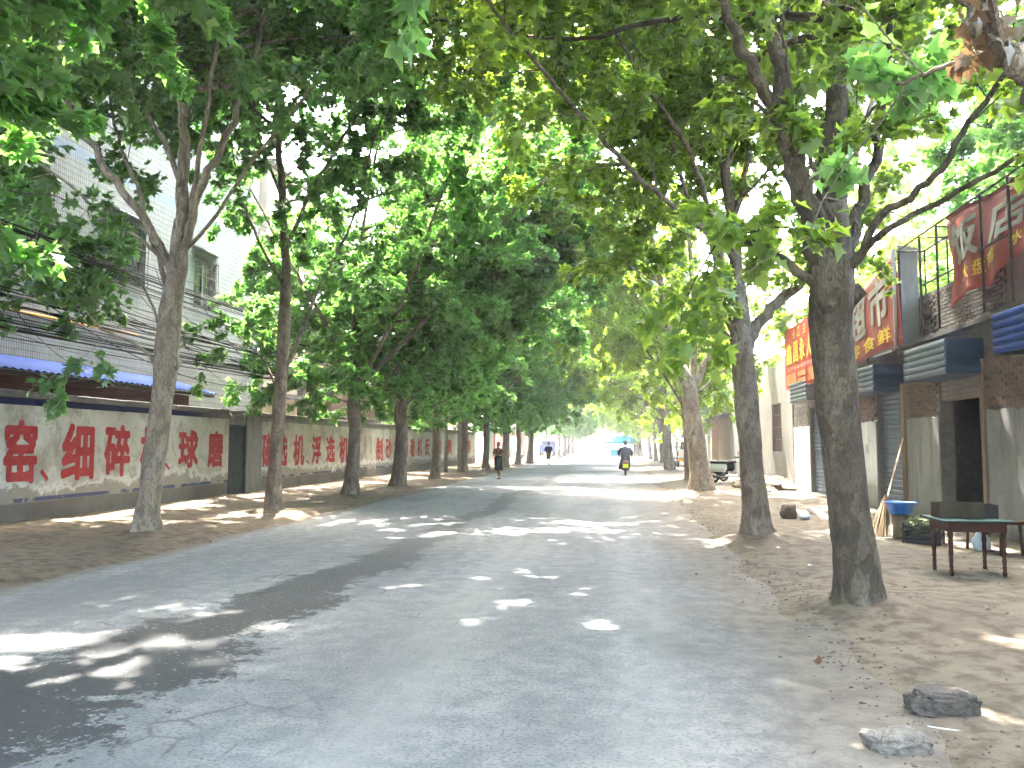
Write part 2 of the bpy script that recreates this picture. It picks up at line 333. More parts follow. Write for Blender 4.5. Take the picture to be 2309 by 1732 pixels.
def m_bricks(name, a, b, c_):
    t = NT(name); co = t.coord('Object'); oi = t.n('ObjectInfo'); r = t.ramp(oi.outputs['Random'], [(0, a), (.55, b), (1, c_)])
    t.base(t.mix(t.ramp(t.noise(co, 14, 6, .7), [(.42, 0), (.68, .7)]), r, tuple(x * .5 for x in b))); t.rough(.93); t.bump(t.noise(co, 60, 4), .6, .006); return t.m
M = dict(
    bark=m_bark('bark', 1.35), palebark=m_bark('pale_bark', 1.85), darkbark=m_bark('brown_bark', .68),
    leaf=m_leaf('plane_leaf', (.058, .125, .055), (.13, .225, .085), (.27, .56, .10)),
    leafy=m_leaf('plane_leaf_backlit', (.065, .125, .035), (.14, .23, .05), (.52, .70, .05)),  # right-row leaves: backlit yellow-green painted into the leaf colours
    dead=m_leaf('dry_leaf', (.12, .07, .04), (.25, .16, .09), (.16, .09, .04)),
    road=m_road(), dirt=m_dirt(), wall=m_paintwall(), red=m_worn_paint('red_wall_paint', (.30, .022, .022), .69),
    cement=m_plaster('grey_cement', (.22, .216, .205), (.16, .156, .146), (.105, .10, .093)),
    coping=simple('coping_concrete', (.14, .13, .12), (.09, .085, .078), 3, .92, bump=.4),
    door=m_worn_paint('dark_green_door_paint', (.018, .032, .032), .66, (.08, .07, .06)),
    tiles=m_tiles(), whiteplaster=m_plaster('dirty_white_plaster', (.25, .25, .24), (.19, .19, .18), (.11, .107, .10)),
    greyplaster=m_plaster('grey_rendered_wall', (.20, .185, .165), (.155, .142, .125), (.10, .092, .08)),
    darkbrick=m_brickwall('dark_red_brickwork', (.16, .06, .045), (.11, .045, .035), (.14, .12, .11)),
    mortar=simple('mortar', (.17, .155, .14), (.12, .11, .10), 8, .95),
    brick=m_bricks('brick_fired', (.20, .125, .09), (.15, .105, .08), (.10, .08, .07)),
    greybrick=m_bricks('brick_sooty', (.16, .14, .12), (.12, .105, .09), (.085, .078, .07)),
    pink=m_plaster('pink_stucco', (.62, .47, .40), (.55, .41, .35), (.42, .33, .29)),
    bluesheet=simple('blue_painted_sheet', (.02, .07, .30), (.015, .045, .19), 2, .8, bump=.1),
    slate=simple('faded_blue_grey_steel', (.12, .155, .21), (.08, .105, .14), 2.5, .5, .3, bump=.15),
    slatebr=simple('rusty_shutter_steel', (.24, .22, .20), (.16, .13, .11), 2.5, .6, .3),
    bluest=simple('dark_blue_steel', (.035, .07, .14), (.03, .05, .09), 2.5, .5, .2),
    pipe=simple('dark_rusty_pipe', (.035, .028, .027), (.06, .035, .025), 9, .6, .4),
    cable=simple('black_cable', (.012, .012, .013), (.02, .02, .02), 9, .6, bump=0),
    orange=simple('orange_pipe', (.75, .33, .03), (.6, .25, .03), 9, .5, bump=0),
    glass=simple('dark_window_glass', (.02, .025, .03), (.03, .035, .04), 2, .12, bump=0, spec=.6),
    alum=simple('weathered_aluminium', (.30, .31, .31), (.22, .22, .22), 6, .45, .6),
    iron=simple('dark_window_iron', (.09, .085, .08), (.12, .08, .06), 9, .6, .4),
    banner=simple('red_banner_vinyl', (.34, .07, .058), (.26, .052, .045), 1.5, .55, bump=.15, bscale=5, bd=.03),
    bannerb=simple('bright_red_banner_vinyl', (.40, .02, .02), (.34, .018, .02), 1.5, .5, bump=.1),
    white=simple('white_lettering', (.34, .32, .30), (.26, .24, .215), 3, .6, bump=0),
    yellow=simple('yellow_lettering', (.72, .50, .05), (.58, .38, .05), 4, .6, bump=0),
    pinkish=simple('pale_print', (.70, .50, .50), (.6, .35, .35), 4, .6, bump=0),
    wood=simple('worn_wood', (.22, .16, .10), (.14, .10, .065), 5, .8, bump=.4, stretch=(1, 1, .1)),
    redwood=simple('red_brown_varnish', (.065, .022, .015), (.04, .016, .011), 8, .5),
    green=simple('green_table_top', (.016, .062, .055), (.012, .05, .044), 5, .55, bump=.05),  # green darkened, the shade over the table put into the colour
    cardboard=simple('brown_cardboard', (.075, .06, .043), (.05, .042, .032), 5, .9, bump=.1),  # boxes on the table: their shade put into this darker brown
    bluepl=simple('bright_blue_plastic', (.008, .14, .48), (.008, .12, .42), 5, .4, bump=0, spec=.5),
    blackpl=simple('black_plastic', (.015, .015, .016), (.03, .03, .03), 8, .45, bump=.05),
    veg=simple('cabbage_green', (.16, .22, .07), (.25, .27, .16), 14, .8, bump=.6),
    stone=simple('rubble_concrete', (.24, .22, .19), (.13, .115, .10), 9, .95, bump=1.0, bscale=30, bd=.03),
    stoned=simple('dark_rubble', (.115, .10, .085), (.07, .06, .052), 9, .95, bump=1.0, bscale=30, bd=.03),
    skin=simple('skin', (.36, .22, .15), (.32, .19, .13), 9, .6, bump=0),
    hair=simple('black_hair', (.012, .010, .010), (.02, .018, .016), 30, .5),
    tan=simple('brown_striped_blouse', (.10, .045, .035), (.20, .15, .09), 9, .85),
    navy=simple('navy_cloth', (.012, .016, .035), (.02, .025, .05), 9, .85),
    blackc=simple('black_cloth', (.012, .013, .017), (.02, .02, .024), 9, .9),
    slatec=simple('slate_jacket_cloth', (.045, .055, .085), (.035, .04, .06), 9, .9),
    rubber=simple('tyre_rubber', (.018, .018, .018), (.03, .03, .028), 12, .85),
    paintw=simple('white_car_paint', (.62, .62, .60), (.55, .55, .54), 2, .3, bump=0, spec=.5),
    chrome=simple('chrome', (.6, .6, .6), (.5, .5, .5), 5, .25, 1, bump=0),
    plate=simple('yellow_green_plate', (.55, .62, .03), (.5, .55, .03), 9, .5, bump=0),
    teal=simple('teal_board', (.01, .16, .12), (.01, .13, .10), 3, .5, bump=0),
    sky_tarp=simple('light_blue_tarp', (.03, .35, .55), (.04, .42, .60), 2, .5, bump=.1),
    limew=simple('white_lime_wall', (.72, .70, .68), (.64, .62, .60), 1, .9),
    straw=simple('straw_bristles', (.25, .18, .10), (.16, .11, .07), 20, .9, stretch=(1, 1, .1)),
    paper=simple('white_paper_litter', (.6, .6, .6), (.5, .5, .5), 9, .8),
    darkroof=simple('dark_fibre_roof', (.06, .05, .045), (.09, .075, .065), 4, .9),
    plasticbag=simple('pale_blue_plastic_bag', (.55, .62, .72), (.42, .5, .6), 9, .35, bump=.6, bscale=20),
)

# ------------------------------------------------------------------ ground and road
LEFT_T = [12.8, 17.3, 22.7, 27.5, 33.5, 41.4, 47.5, 54.0, 59.5, 64.0, 98.0, 110.0, 122.0, 135.0, 150.0]
LEFT_X = [-7.58, -7.36, -7.36, -7.25, -7.3, -7.6, -7.4, -7.1, -6.9, -6.5, -6.5, -6.5, -6.7, -6.7, -6.9]
RIGHT_T = [7.75, 13.5, 26.0, 33.5, 48.0, 63.0, 72.0, 84.0, 105.0, 117.0, 130.0, 144.0]
RIGHT_X = [2.17, 2.18, 2.56, 2.92, 3.1, 3.6, 3.55, 3.6, 3.3, 3.4, 3.4, 3.5]
MOUNDS = list(zip(LEFT_X, LEFT_T)) + list(zip(RIGHT_X, RIGHT_T))
def hash_noise(x, y, s):
    return (np.sin(x * 1.7 * s + y * .9 * s + 1.3) + np.sin(x * -1.1 * s + y * 2.3 * s + 4.1) + np.sin(x * 3.1 * s - y * 1.9 * s + .5) * .6) / 2.6
def gz(x, y):
    x = np.asarray(x, float); y = np.asarray(y, float)
    e = hash_noise(x * 0, y, 1.0) * .10
    l = np.clip((-6.2 + e - x) / .5, 0, 1); r = np.clip((x - 1.45 - e * 2) / .7, 0, 1)
    side = np.maximum(l, r); side = side * side * (3 - 2 * side)
    rough = hash_noise(x, y, 1.1) * .022 + hash_noise(x + 5, y + 2, 3.3) * .010 + hash_noise(x, y, 8.) * .004
    z = -.03 + side * (.07 + rough)
    z = z + np.clip((-8.6 - x) / 1.8, 0, 1) * .10 * l
    z = z - r * .03 * np.clip(1 - np.abs(x - 2.1) / .35, 0, 1) * np.clip(1 - np.abs(y - 10) / 14, 0, 1)
    for (mx, my) in MOUNDS:
        d2 = (x - mx) ** 2 + (y - my) ** 2
        z = z + (.13 if mx > 0 else .09) * np.exp(-d2 / .42)
    far = np.clip((np.abs(x) - 25) / 20, 0, 1)
    return z * (1 - far) + far * -.03
def g(x, y): return float(gz(x, y))
xs = np.unique(np.concatenate([np.linspace(-600, -30, 12), np.linspace(-30, -11, 16), np.arange(-11, -6, .11), np.arange(-6, 1, .5), np.arange(.9, 6.3, .10), np.linspace(6.5, 30, 16), np.linspace(40, 600, 12)]))
ys = np.unique(np.concatenate([np.linspace(-200, -6, 10), np.arange(-6, 2, .5), np.arange(2, 22, .11), np.arange(22, 60, .3), np.arange(60, 110, .9), np.linspace(112, 300, 30), np.linspace(330, 1400, 10)]))
GX, GY = np.meshgrid(xs, ys); GZ = gz(GX, GY)
nx, ny = len(xs), len(ys)
idx = np.arange(nx * ny).reshape(ny, nx)
q = np.stack([idx[:-1, :-1], idx[:-1, 1:], idx[1:, 1:], idx[1:, :-1]], -1).reshape(-1, 4)
me = bpy.data.meshes.new('ground'); me.from_pydata(np.stack([GX, GY, GZ], -1).reshape(-1, 3).tolist(), [], q.tolist())
me.polygons.foreach_set('use_smooth', [True] * len(me.polygons))
tag(link('ground', me, M['dirt']), kind='structure')
rb = MB(); ry = list(np.arange(-20, 60, .25)) + list(np.arange(60, 420, 3.0)); rx = np.linspace(0, 1, 13)
for y in ry:
    xl = -6.25 + .07 * math.sin(y * 1.3) + .05 * math.sin(y * 3.7 + 1); xr = 1.62 + .10 * math.sin(y * .9 + 2) + .07 * math.sin(y * 2.9)
    for u in rx: rb.v.append((xl + (xr - xl) * u, y, .006 + .02 * (1 - (2 * u - 1) ** 2)))
n = len(rx); rb.f = [(i * n + k, i * n + k + 1, (i + 1) * n + k + 1, (i + 1) * n + k) for i in range(len(ry) - 1) for k in range(n - 1)]
tag(rb.obj('road', M['road'], smooth=True), kind='structure')

# ------------------------------------------------------------------ text
def text_mesh(s, w, h, bold=.0):
    cu = bpy.data.curves.new('text', 'FONT'); cu.body = s; cu.size = 1; cu.resolution_u = 3
    if bold: cu.offset = bold
    ob = bpy.data.objects.new('text', cu); C.objects.link(ob)
    dg = bpy.context.evaluated_depsgraph_get(); me = bpy.data.meshes.new_from_object(ob.evaluated_get(dg))
    bpy.data.objects.remove(ob)
    vs = np.array([v.co[:] for v in me.vertices])
    if len(vs) == 0: return me
    lo = vs.min(0); hi = vs.max(0)
    vs[:, 0] = (vs[:, 0] - lo[0]) / max(hi[0] - lo[0], 1e-6) * w; vs[:, 1] = (vs[:, 1] - lo[1]) / max(hi[1] - lo[1], 1e-6) * h; vs[:, 2] = 0
    me.vertices.foreach_set('co', vs.ravel()); me.update(); me.materials.clear()
    return me
def place_text(name, s, m, parent, fn, w, h, bold=0.0, label=None, fat=0.0, nx=-1):
    """fn maps (u right, v up) of the sign face in metres to the point in space"""
    me = text_mesh(s, w * (1 - 2 * fat), h * (1 - 2 * fat), bold)
    V = [v.co.copy() for v in me.vertices]; F_ = [tuple(p.vertices) for p in me.polygons]; b = MB()
    sh_ = [(0, 0)] if not fat else [(0, 0), (1, 0), (-1, 0), (0, 1), (0, -1), (.75, .75), (-.75, .75), (.75, -.75), (-.75, -.75)]
    for k, (a, c_) in enumerate(sh_): b.add([fn(v.x + fat * w * (1 + a), v.y + fat * h * (1 + c_)) + Vector((nx * .0005 * k, 0, 0)) for v in V], F_)
    me = b.mesh(name); o = link(name, me, m, parent)
    if label: o['label'] = label
    return o

# ------------------------------------------------------------------ left boundary wall
WX = -10.5; WY0, WY1 = 6.0, 62.5
w = thing('boundary_wall', 'long white plastered roadside wall with red painted characters and blue lines', 'wall', (0, 0, 0))
DY0, DY1, DY2 = Yx(517, WX), Yx(553, WX), Yx(588, WX)
def wall_panel(y0, y1):
    b = MB(); yy = np.arange(y0, y1 + .01, (y1 - y0) / max(2, int((y1 - y0) / 1.5)))
    b.box(WX - .24, WX, y0, y1, -.1, 2.33); return b.obj('wall_panel', M['wall'], w)
wall_panel(WY0, DY0 - .04); wall_panel(DY2, 36.0); wall_panel(36.02, WY1)
b = MB(); b.box(WX - .22, WX + .03, DY1 + .04, DY2 - .003, -.1, 2.36); b.obj('pillar', M['cement'], w)
b = MB(); b.box(WX - .20, WX - .01, DY0 - .037, DY1 + .037, 2.06, 2.33); b.obj('lintel', M['cement'], w)
yc = WY0
while yc < WY1:                                   # coping slabs laid end to end
    L = rnd.uniform(1.9, 2.6); y2 = min(yc + L, WY1)
    b = MB(); b.box(WX - .32, WX + .07, yc + .006, y2 - .006, 2.335, 2.455, j=.006); bevel(b.obj('coping_slab', M['coping'], w), .01, 1); yc = y2
d = thing('steel_door', 'narrow dark green metal door set in the painted wall', 'door', (0, 0, 0))
b = MB(); b.box(WX - .10, WX - .06, DY0, DY1, .12, 2.05); b.obj('door_leaf', M['door'], d)
b = MB()
for (y0, y1, z0, z1) in ((DY0 - .035, DY0 + .02, .10, 2.055), (DY1 - .02, DY1 + .035, .10, 2.055), (DY0 + .021, DY1 - .021, 2.0, 2.055)): b.box(WX - .12, WX + .01, y0, y1, z0, z1)
b.obj('door_frame', M['door'], d)
for z in (.5, 1.1, 1.6):
    b = MB(); b.box(WX - .059, WX - .045, DY0 + .04, DY1 - .04, z, z + .05); b.obj('door_rail', M['door'], d)
b = MB(); b.tube([(WX - .05, DY1 - .12, 1.0), (WX + .0, DY1 - .12, 1.0), (WX + .0, DY1 - .12, 1.14), (WX - .05, DY1 - .12, 1.14)], .009, 6); b.obj('door_handle', M['iron'], d)
CH = [('窑', 8, 85, 1.95, .80), ('、', 92, 112, 1.05, .82), ('细', 139, 213, 1.93, .80), ('碎', 235, 294, 1.93, .82), ('机', 316, 364, 1.90, .85), ('、', 372, 384, 1.08, .90),
      ('球', 402, 447, 1.87, .92), ('磨', 468, 503, 1.87, .90), ('磁', 590, 619, 1.86, .80), ('选', 625, 648, 1.85, .82), ('机', 661, 686, 1.85, .80), ('、', 690, 697, .98, .84),
      ('浮', 703, 724, 1.83, .82), ('选', 735, 755, 1.83, .84), ('机', 765, 785, 1.83, .78), ('制', 848, 863, 1.83, .76), ('砂', 869, 883, 1.83, .82), ('机', 888, 902, 1.83, .82),
      ('颚', 907, 921, 1.85, .84), ('破', 925, 935, 1.85, .84), ('机', 941, 951, 1.86, .86), ('反', 958, 968, 1.86, .88), ('击', 975, 984, 1.86, .88), ('破', 988, 996, 1.86, .88), ('筛', 1009, 1018, 1.86, .9), ('等', 1053, 1061, 1.86, .9)]
for (s, p0, p1, zt, zb) in CH:
    y0, y1 = Yx(p0, WX), Yx(p1, WX)
    bold = 0
    place_text('painted_character', s, M['red'], w, lambda u, v, y0=y0, zb=zb: Vector((WX + .004, y0 + u, zb + v)), y1 - y0, zt - zb, bold, None, .03 if s == '、' else .040, 1)
# faded older lettering strokes between the two slogans
for k in range(2):
    y0 = Yx(822 + k * 14, WX); b = MB(); b.box(WX + .001, WX + .003, y0, y0 + .12, 1.15, 1.85); b.obj('faded_stroke', M['cement'], w)

# ------------------------------------------------------------------ buildings on the left, behind the wall
BX = -13.0
t = thing('tiled_building', 'white tiled building with barred windows behind the painted wall', 'building', (0, 0, 0))
YB0, YB1 = 8.0, Yx(572, BX)
wins = [(Yx(-60, BX), Yx(90, BX)), (Yx(222, BX), Yx(313, BX)), (Yx(427, BX), Yx(476, BX))]
b = MB(); edges = [YB0] + [v for w_ in wins for v in w_] + [YB1]
for i in range(0, len(edges), 2): b.box(BX - .3, BX, edges[i], edges[i + 1], 0, 22.0)
for (a, c_) in wins: b.box(BX - .3, BX - .001, a, c_, 0, 5.8); b.box(BX - .3, BX - .001, a, c_, 7.4, 22.0)
b.box(BX - 9, BX - .301, YB1 - .3, YB1 - .002, 0, 22.0); b.box(BX - 9, BX - .301, YB0, YB0 + .3, 0, 22.0); b.box(BX - 9, BX - 8.7, YB0 + .301, YB1 - .303, 0, 22.0)
b.obj('wall', M['tiles'], t)
b = MB(); b.box(BX - 9.2, BX + .25, YB0 - .2, YB1 + .2, 22.005, 22.25); b.obj('roof', M['coping'], t)
b = MB(); b.box(BX - 8.6, BX - .31, YB0 + .31, YB1 - .31, 5.2, 5.4); b.obj('floor_slab', M['cement'], t)
for (a, c_) in wins:
    fr = MB()
    for (y0, y1, z0, z1) in ((a, a + .06, 5.8, 7.4), (c_ - .06, c_, 5.8, 7.4), (a + .061, c_ - .061, 5.8, 5.86), (a + .061, c_ - .061, 7.34, 7.4), ((a + c_) / 2 - .03, (a + c_) / 2 + .03, 5.861, 7.339)):
        fr.box(BX - .16, BX - .08, y0, y1, z0, z1)
    f = fr.obj('window', M['alum'], t)
    b = MB(); b.box(BX - .14, BX - .13, a + .06, c_ - .06, 5.86, 7.34); b.obj('pane', M['glass'], f)
    bar = MB(); bar.box(-.008, .008, -.008, .008, 0, 1.6); bm_ = bar.mesh('bar'); bm_.materials.append(M['iron'])
    nb = int((c_ - a) / .13)
    for k in range(nb + 1): link('bar', bm_, None, f, (BX + .10, a + (c_ - a) * k / nb, 5.8))
    hb = MB()
    for z in (5.8, 6.1, 6.85, 7.1, 7.4): hb.box(BX + .085, BX + .115, a - .03, c_ + .03, z - .012, z + .012)
    for y in (a, c_):
        for z in (5.8, 7.4): hb.box(BX, BX + .085, y - .012, y + .012, z - .013, z + .013)
    hb.obj('grille_rail', M['iron'], f)
    b = MB(); b.add([(BX, a - .15, 7.72), (BX, c_ + .15, 7.72), (BX + .45, c_ + .15, 7.52), (BX + .45, a - .15, 7.52), (BX, a - .15, 7.76), (BX, c_ + .15, 7.76), (BX + .45, c_ + .15, 7.56), (BX + .45, a - .15, 7.56)],
                    [(0, 1, 2, 3), (7, 6, 5, 4), (0, 4, 5, 1), (1, 5, 6, 2), (2, 6, 7, 3), (3, 7, 4, 0)]); b.obj('window_canopy', M['alum'], t)
# orange pipe along the facade
b = MB(); b.tube([atY(-40, 685, Yx(-40, BX) * .985), atY(310, 757, Yx(310, BX) * .985)], .035, 8); tag(b.obj('orange_conduit', M['orange']), 'orange conduit running along the tiled building', 'pipe')
# blue lean-to roof
t = thing('lean_to_shed', 'low dark shed with blue corrugated roof behind painted wall', 'shed', (0, 0, 0))
LY1 = Yx(484, -11.5)
b = MB(); yy = np.arange(9.0, LY1, .055); nn = len(yy)
for y in yy:
    dz = .022 * math.sin(y * 2 * math.pi / .22); b.v += [(-11.45, y, 2.98 + dz), (-12.95, y, 3.42 + dz), (-11.45, y, 2.965 + dz), (-12.95, y, 3.405 + dz)]
b.f = [(i * 4, i * 4 + 1, i * 4 + 5, i * 4 + 4) for i in range(nn - 1)] + [(i * 4 + 2, i * 4 + 6, i * 4 + 7, i * 4 + 3) for i in range(nn - 1)] + [(i * 4, i * 4 + 4, i * 4 + 6, i * 4 + 2) for i in range(nn - 1)]
b.obj('corrugated_roof', M['bluesheet'], t, smooth=True)
b = MB(); b.box(-12.98, -12.0, 9.2, LY1 - .6, 0, 2.9); b.obj('wall', M['darkbrick'], t)
b = MB(); b.box(-11.56, -11.50, 9.0, LY1 - .1, 2.86, 2.94); b.obj('eaves_beam', M['pipe'], t)
# pink apartment block and brick house beyond
PX = -12.8; PY0 = YB1 + .25; PY1 = Yx(668, PX)
t = thing('pink_apartment_block', 'pink stucco apartment block seen beyond the tiled building', 'building', (0, 0, 0))
ww = [(PY0 + .45, PY0 + 1.55), (PY0 + 2.0, PY0 + 3.0)]; zz = [(1.4, 2.6), (4.3, 5.5), (6.7, 8.2), (9.6, 10.8)]
b = MB(); ys_ = [PY0, ww[0][0], ww[0][1], ww[1][0], ww[1][1], PY1]; b.box(PX - .25, PX, ys_[0], ys_[1], 0, 12); b.box(PX - .25, PX, ys_[2], ys_[3], 0, 12); b.box(PX - .25, PX, ys_[4], ys_[5], 0, 12)
for (a, c_) in ww:
    zs = [0] + [v for z_ in zz for v in z_] + [12]
    for i in range(0, len(zs), 2): b.box(PX - .25, PX - .001, a, c_, zs[i], zs[i + 1])
b.box(PX - 7, PX - .251, PY0, PY0 + .25, 0, 12); b.box(PX - 7, PX - .251, PY1 - .25, PY1, 0, 12); b.box(PX - 7.25, PX - 7, PY0, PY1, 0, 12); b.obj('wall', M['pink'], t)
for z in (3.3, 6.0, 8.9): b = MB(); b.box(PX, PX + .35, PY0 + .1, PY1 - .1, z, z + .16); b.obj('balcony_slab', M['coping'], t)
for (a, c_) in ww:
    for (z0, z1) in zz:
        f = MB()
        for (y0, y1, u, v) in ((a, a + .06, z0, z1), (c_ - .06, c_, z0, z1), (a + .061, c_ - .061, z0, z0 + .06), (a + .061, c_ - .061, z1 - .06, z1)): f.box(PX - .14, PX - .06, y0, y1, u, v)
        f = f.obj('window', M['limew'], t); b = MB(); b.box(PX - .12, PX - .11, a + .06, c_ - .06, z0 + .06, z1 - .06); b.obj('pane', M['glass'], f)
b = MB(); b.box(PX - 7.3, PX + .3, PY0 - .1, PY1 + .1, 12.003, 12.2); b.obj('roof', M['coping'], t)
t = thing('brick_house', 'dark red brick house rising behind the painted wall', 'house', (0, 0, 0))
HY0, HY1 = PY1 + .12, Yx(845, -12.6)
b = MB(); b.box(-18, -12.6, HY0, HY1, 0, 6.3); b.obj('wall', M['darkbrick'], t)
b = MB(); b.box(-18.2, -12.3, HY0 - .0, HY1 + .2, 6.303, 6.5); b.obj('roof', M['coping'], t)
for y in (HY0 + 2.2, HY0 + 6.0):
    f = MB(); f.box(-12.6, -12.53, y, y + 1.3, 3.6, 4.9); f = f.obj('window', M['iron'], t); b = MB(); b.box(-12.529, -12.52, y + .07, y + 1.23, 3.67, 4.83); b.obj('pane', M['glass'], f)
b = MB(); b.box(-12.6, -12.3, HY0 + .3, HY1 - .3, 2.75, 2.87); b.obj('ledge', M['coping'], t)

# bright lot past the wall end
def shed_building(name, label, x0, x1, y0, y1, h, m, roof_m, door=None):
    t = thing(name, label, 'building', (0, 0, 0))
    b = MB(); b.box(x0, x1, y0, y1, -.05, h); b.obj('wall', m, t)
    b = MB(); b.box(x0 - .3, x1 + .3, y0 - .3, y1 + .3, h + .003, h + .15); b.obj('roof', roof_m, t)
    if door:
        for (a, c_, z0, z1, mm) in door:
            b = MB(); b.box(x1, x1 + .04, a, c_, z0, z1) if x1 < 0 else b.box(x0 - .04, x0, a, c_, z0, z1); b.obj('shutter_door' if z0 < .2 else 'window', mm, t)
    return t
shed_building('white_yard_building', 'low white building across the sunlit yard past the wall end', -22, -12.5, 66, 84, 3.4, M['limew'], M['coping'], [(68, 71, .02, 2.6, M['alum']), (74, 76, 1.0, 2.4, M['glass']), (79, 82, .02, 2.6, M['bluesheet'])])
shed_building('orange_fronted_shop', 'far low shop with orange red front on the left', -20, -11, 88, 104, 3.0, simple('orange_red_front', (.33, .15, .11), (.28, .13, .10), 1, .8), M['coping'], [(90, 94, .02, 2.4, M['limew'])])
shed_building('far_white_shop', 'distant white shop at the far left of the road', -22, -11.5, 110, 135, 3.6, M['limew'], M['coping'], [(112, 118, .02, 2.6, M['bluesheet']), (122, 126, .02, 2.6, M['slate'])])
t = thing('signboard_post', 'tall narrow white signboard with red edge at the wall end', 'sign', (-9.4, 62.9, 0))
b = MB(); b.box(-.28, .28, -.05, .05, .35, 3.3); b.obj('board', M['limew'], t); b = MB(); b.box(-.36, -.283, -.06, .06, 0, 3.4); b.obj('post', M['bannerb'], t); b = MB(); b.box(.283, .36, -.06, .06, 0, 3.4); b.obj('post', M['bannerb'], t)

# ------------------------------------------------------------------ shops on the right
SX = 6.0; SH = 1.0
YS = lambda p: Yx(p, SX) - SH          # the shop row is laid out from its own corner, one metre down the street
brick_me = {}
for key in ('brick', 'greybrick'):
    b = MB(); b.box(-.022, 0, -.118, .118, -.027, .027, j=.003); mm = b.mesh('brick'); mm.materials.append(M[key]); brick_me[key] = mm
def bricks(parent, y0, y1, z0, z1, key='brick', x=SX):
    r = 0; z = z0 + .03
    while z < z1 - .02:
        y = y0 + .125 - (.12 if r % 2 else 0)
        while y < y1 - .1:
            if y - .118 > y0 - .01:
                o = link('brick', brick_me[key], None, parent, (x - rnd.uniform(0, .007), y, z + rnd.uniform(-.002, .002)), (rnd.uniform(-.012, .012), 0, rnd.uniform(-.02, .02)))
                o.scale = (1, rnd.uniform(.94, 1.02), rnd.uniform(.93, 1.04))
            y += .25
        z += .066; r += 1
def slats(parent, x, y0, y1, z0, z1, m, pitch=.11, dep=.022):
    L = (y1 - y0); b = MB(); prof = [(0, 0), (-dep * .6, pitch * .12), (-dep, pitch * .45), (-dep * .8, pitch * .8), (0, pitch * .93)]
    vs = [(px_, y, pz) for y in (0, L) for (px_, pz) in prof]; n = len(prof)
    b.add(vs, [(k, k + 1, n + k + 1, n + k) for k in range(n - 1)] + [(n - 1, 0, n, 2 * n - 1), tuple(range(n)), tuple(reversed(range(n, 2 * n)))])
    me = b.mesh('slat'); me.materials.append(m); k = 0
    z = z0
    while z < z1 - pitch * .5:
        link('slat', me, None, parent, (x + rnd.uniform(-.002, .002), y0, z)); z += pitch
def shutter(parent, y0, y1, z0, z1, m, x=SX + .12):
    b = MB(); b.box(x + .001, x + .03, y0, y1, z0, z1); s = b.obj('roller_shutter', m, parent); slats(s, x, y0 + .01, y1 - .01, z0, z1, m); return s
def shutter_box(parent, y0, y1, z0, z1, m, mside, x=5.42):
    b = MB(); b.box(x, SX - .003, y0, y1, z0, z1); s = b.obj('shutter_box', mside, parent)
    slats(s, x - .002, y0 + .004, y1 - .004, z0 + .01, z1, m, (z1 - z0) / 5, .03); 
    b = MB()
    for k in range(5): b.box(x + .03, SX - .03, y0 - .02, y0 - .001, z0 + .02 + k * (z1 - z0) / 5, z0 + .02 + k * (z1 - z0) / 5 + .06)
    b.obj('side_panel', mside, s); return s
def shop(name, label, y0, y1, openings, top=4.4, roof_z=3.45, face=M['mortar'], xb=11, sides=(1, 1)):
    t = thing(name, label, 'shop', (0, 0, 0)); b = MB(); e = [y0] + [v for o in openings for v in o[:2]] + [y1]
    for i in range(0, len(e), 2): b.box(SX, SX + .24, e[i], e[i + 1], -.05, top)
    for (a, c_, zt) in openings: b.box(SX + .002, SX + .24, a, c_, zt, top)
    if sides[0]: b.box(SX + .241, xb, y0, y0 + .2, -.05, roof_z)
    if sides[1]: b.box(SX + .241, xb, y1 - .2, y1, -.05, roof_z)
    b.box(xb, xb + .2, y0, y1, -.05, roof_z)
    b.obj('wall', face, t)
    b = MB(); b.box(SX + .241, xb + .2, y0, y1, roof_z + .003, roof_z + .15); b.obj('roof', M['coping'], t)
    return t
def ledge(t, y0, y1): b = MB(); b.box(SX - .16, SX - .001, y0, y1, 3.46, 3.54, j=.004); b.obj('ledge', M['coping'], t)
def plaster(t, y0, y1, z0, z1, m=None):
    b = MB(); n_ = max(3, int((y1 - y0) / .12)); vs = []
    for i in range(n_ + 1):
        y = y0 + (y1 - y0) * i / n_; zt = z1 + rnd.uniform(-.02, .02)
        vs += [(SX - .03, y, z0), (SX - .03, y, zt), (SX - .001, y, z0), (SX - .001, y, zt)]
    b.add(vs, [f for i in range(n_) for f in ((i * 4, i * 4 + 4, i * 4 + 5, i * 4 + 1), (i * 4 + 1, i * 4 + 5, i * 4 + 7, i * 4 + 3))] + [(0, 1, 3, 2), (n_ * 4, n_ * 4 + 2, n_ * 4 + 3, n_ * 4 + 1)])
    return b.obj('plaster_facing', m or M['whiteplaster'], t)
yA, yB, yC, yD = 2.0, 15.26, 20.6, 27.75
tA = shop('shop_nearest', 'nearest shop at right edge with open dark doorway and torn red banner', yA, yB, [(YS(2222), YS(2122), 2.95)], sides=(1, 0))
o0, o1 = YS(2222), YS(2122)
plaster(tA, yA, o0 - .14, -.03, 2.05, M['cement']); plaster(tA, o1 + .004, yB, -.03, 2.05)
bricks(tA, 10.4, o0 - .02, 2.07, 3.10); bricks(tA, 12.4, yB, 3.58, 4.36, 'greybrick'); ledge(tA, yA, yB)
b = MB(); b.box(SX - .06, SX + .08, o0 - .13, o0 - .005, -.02, 2.9); b.obj('door_post', M['wood'], tA)
b = MB(); b.box(SX + .05, SX + .20, o0 + .002, o1 - .002, 2.30, 2.945); p = b.obj('lintel_panel', M['slatebr'], tA); slats(p, SX + .048, o0 + .01, o1 - .01, 2.31, 2.94, M['slatebr'], .09, .012)
b = MB(); b.box(SX + .02, SX + .22, o0, o1, -.02, .10); b.obj('door_step', M['cement'], tA)
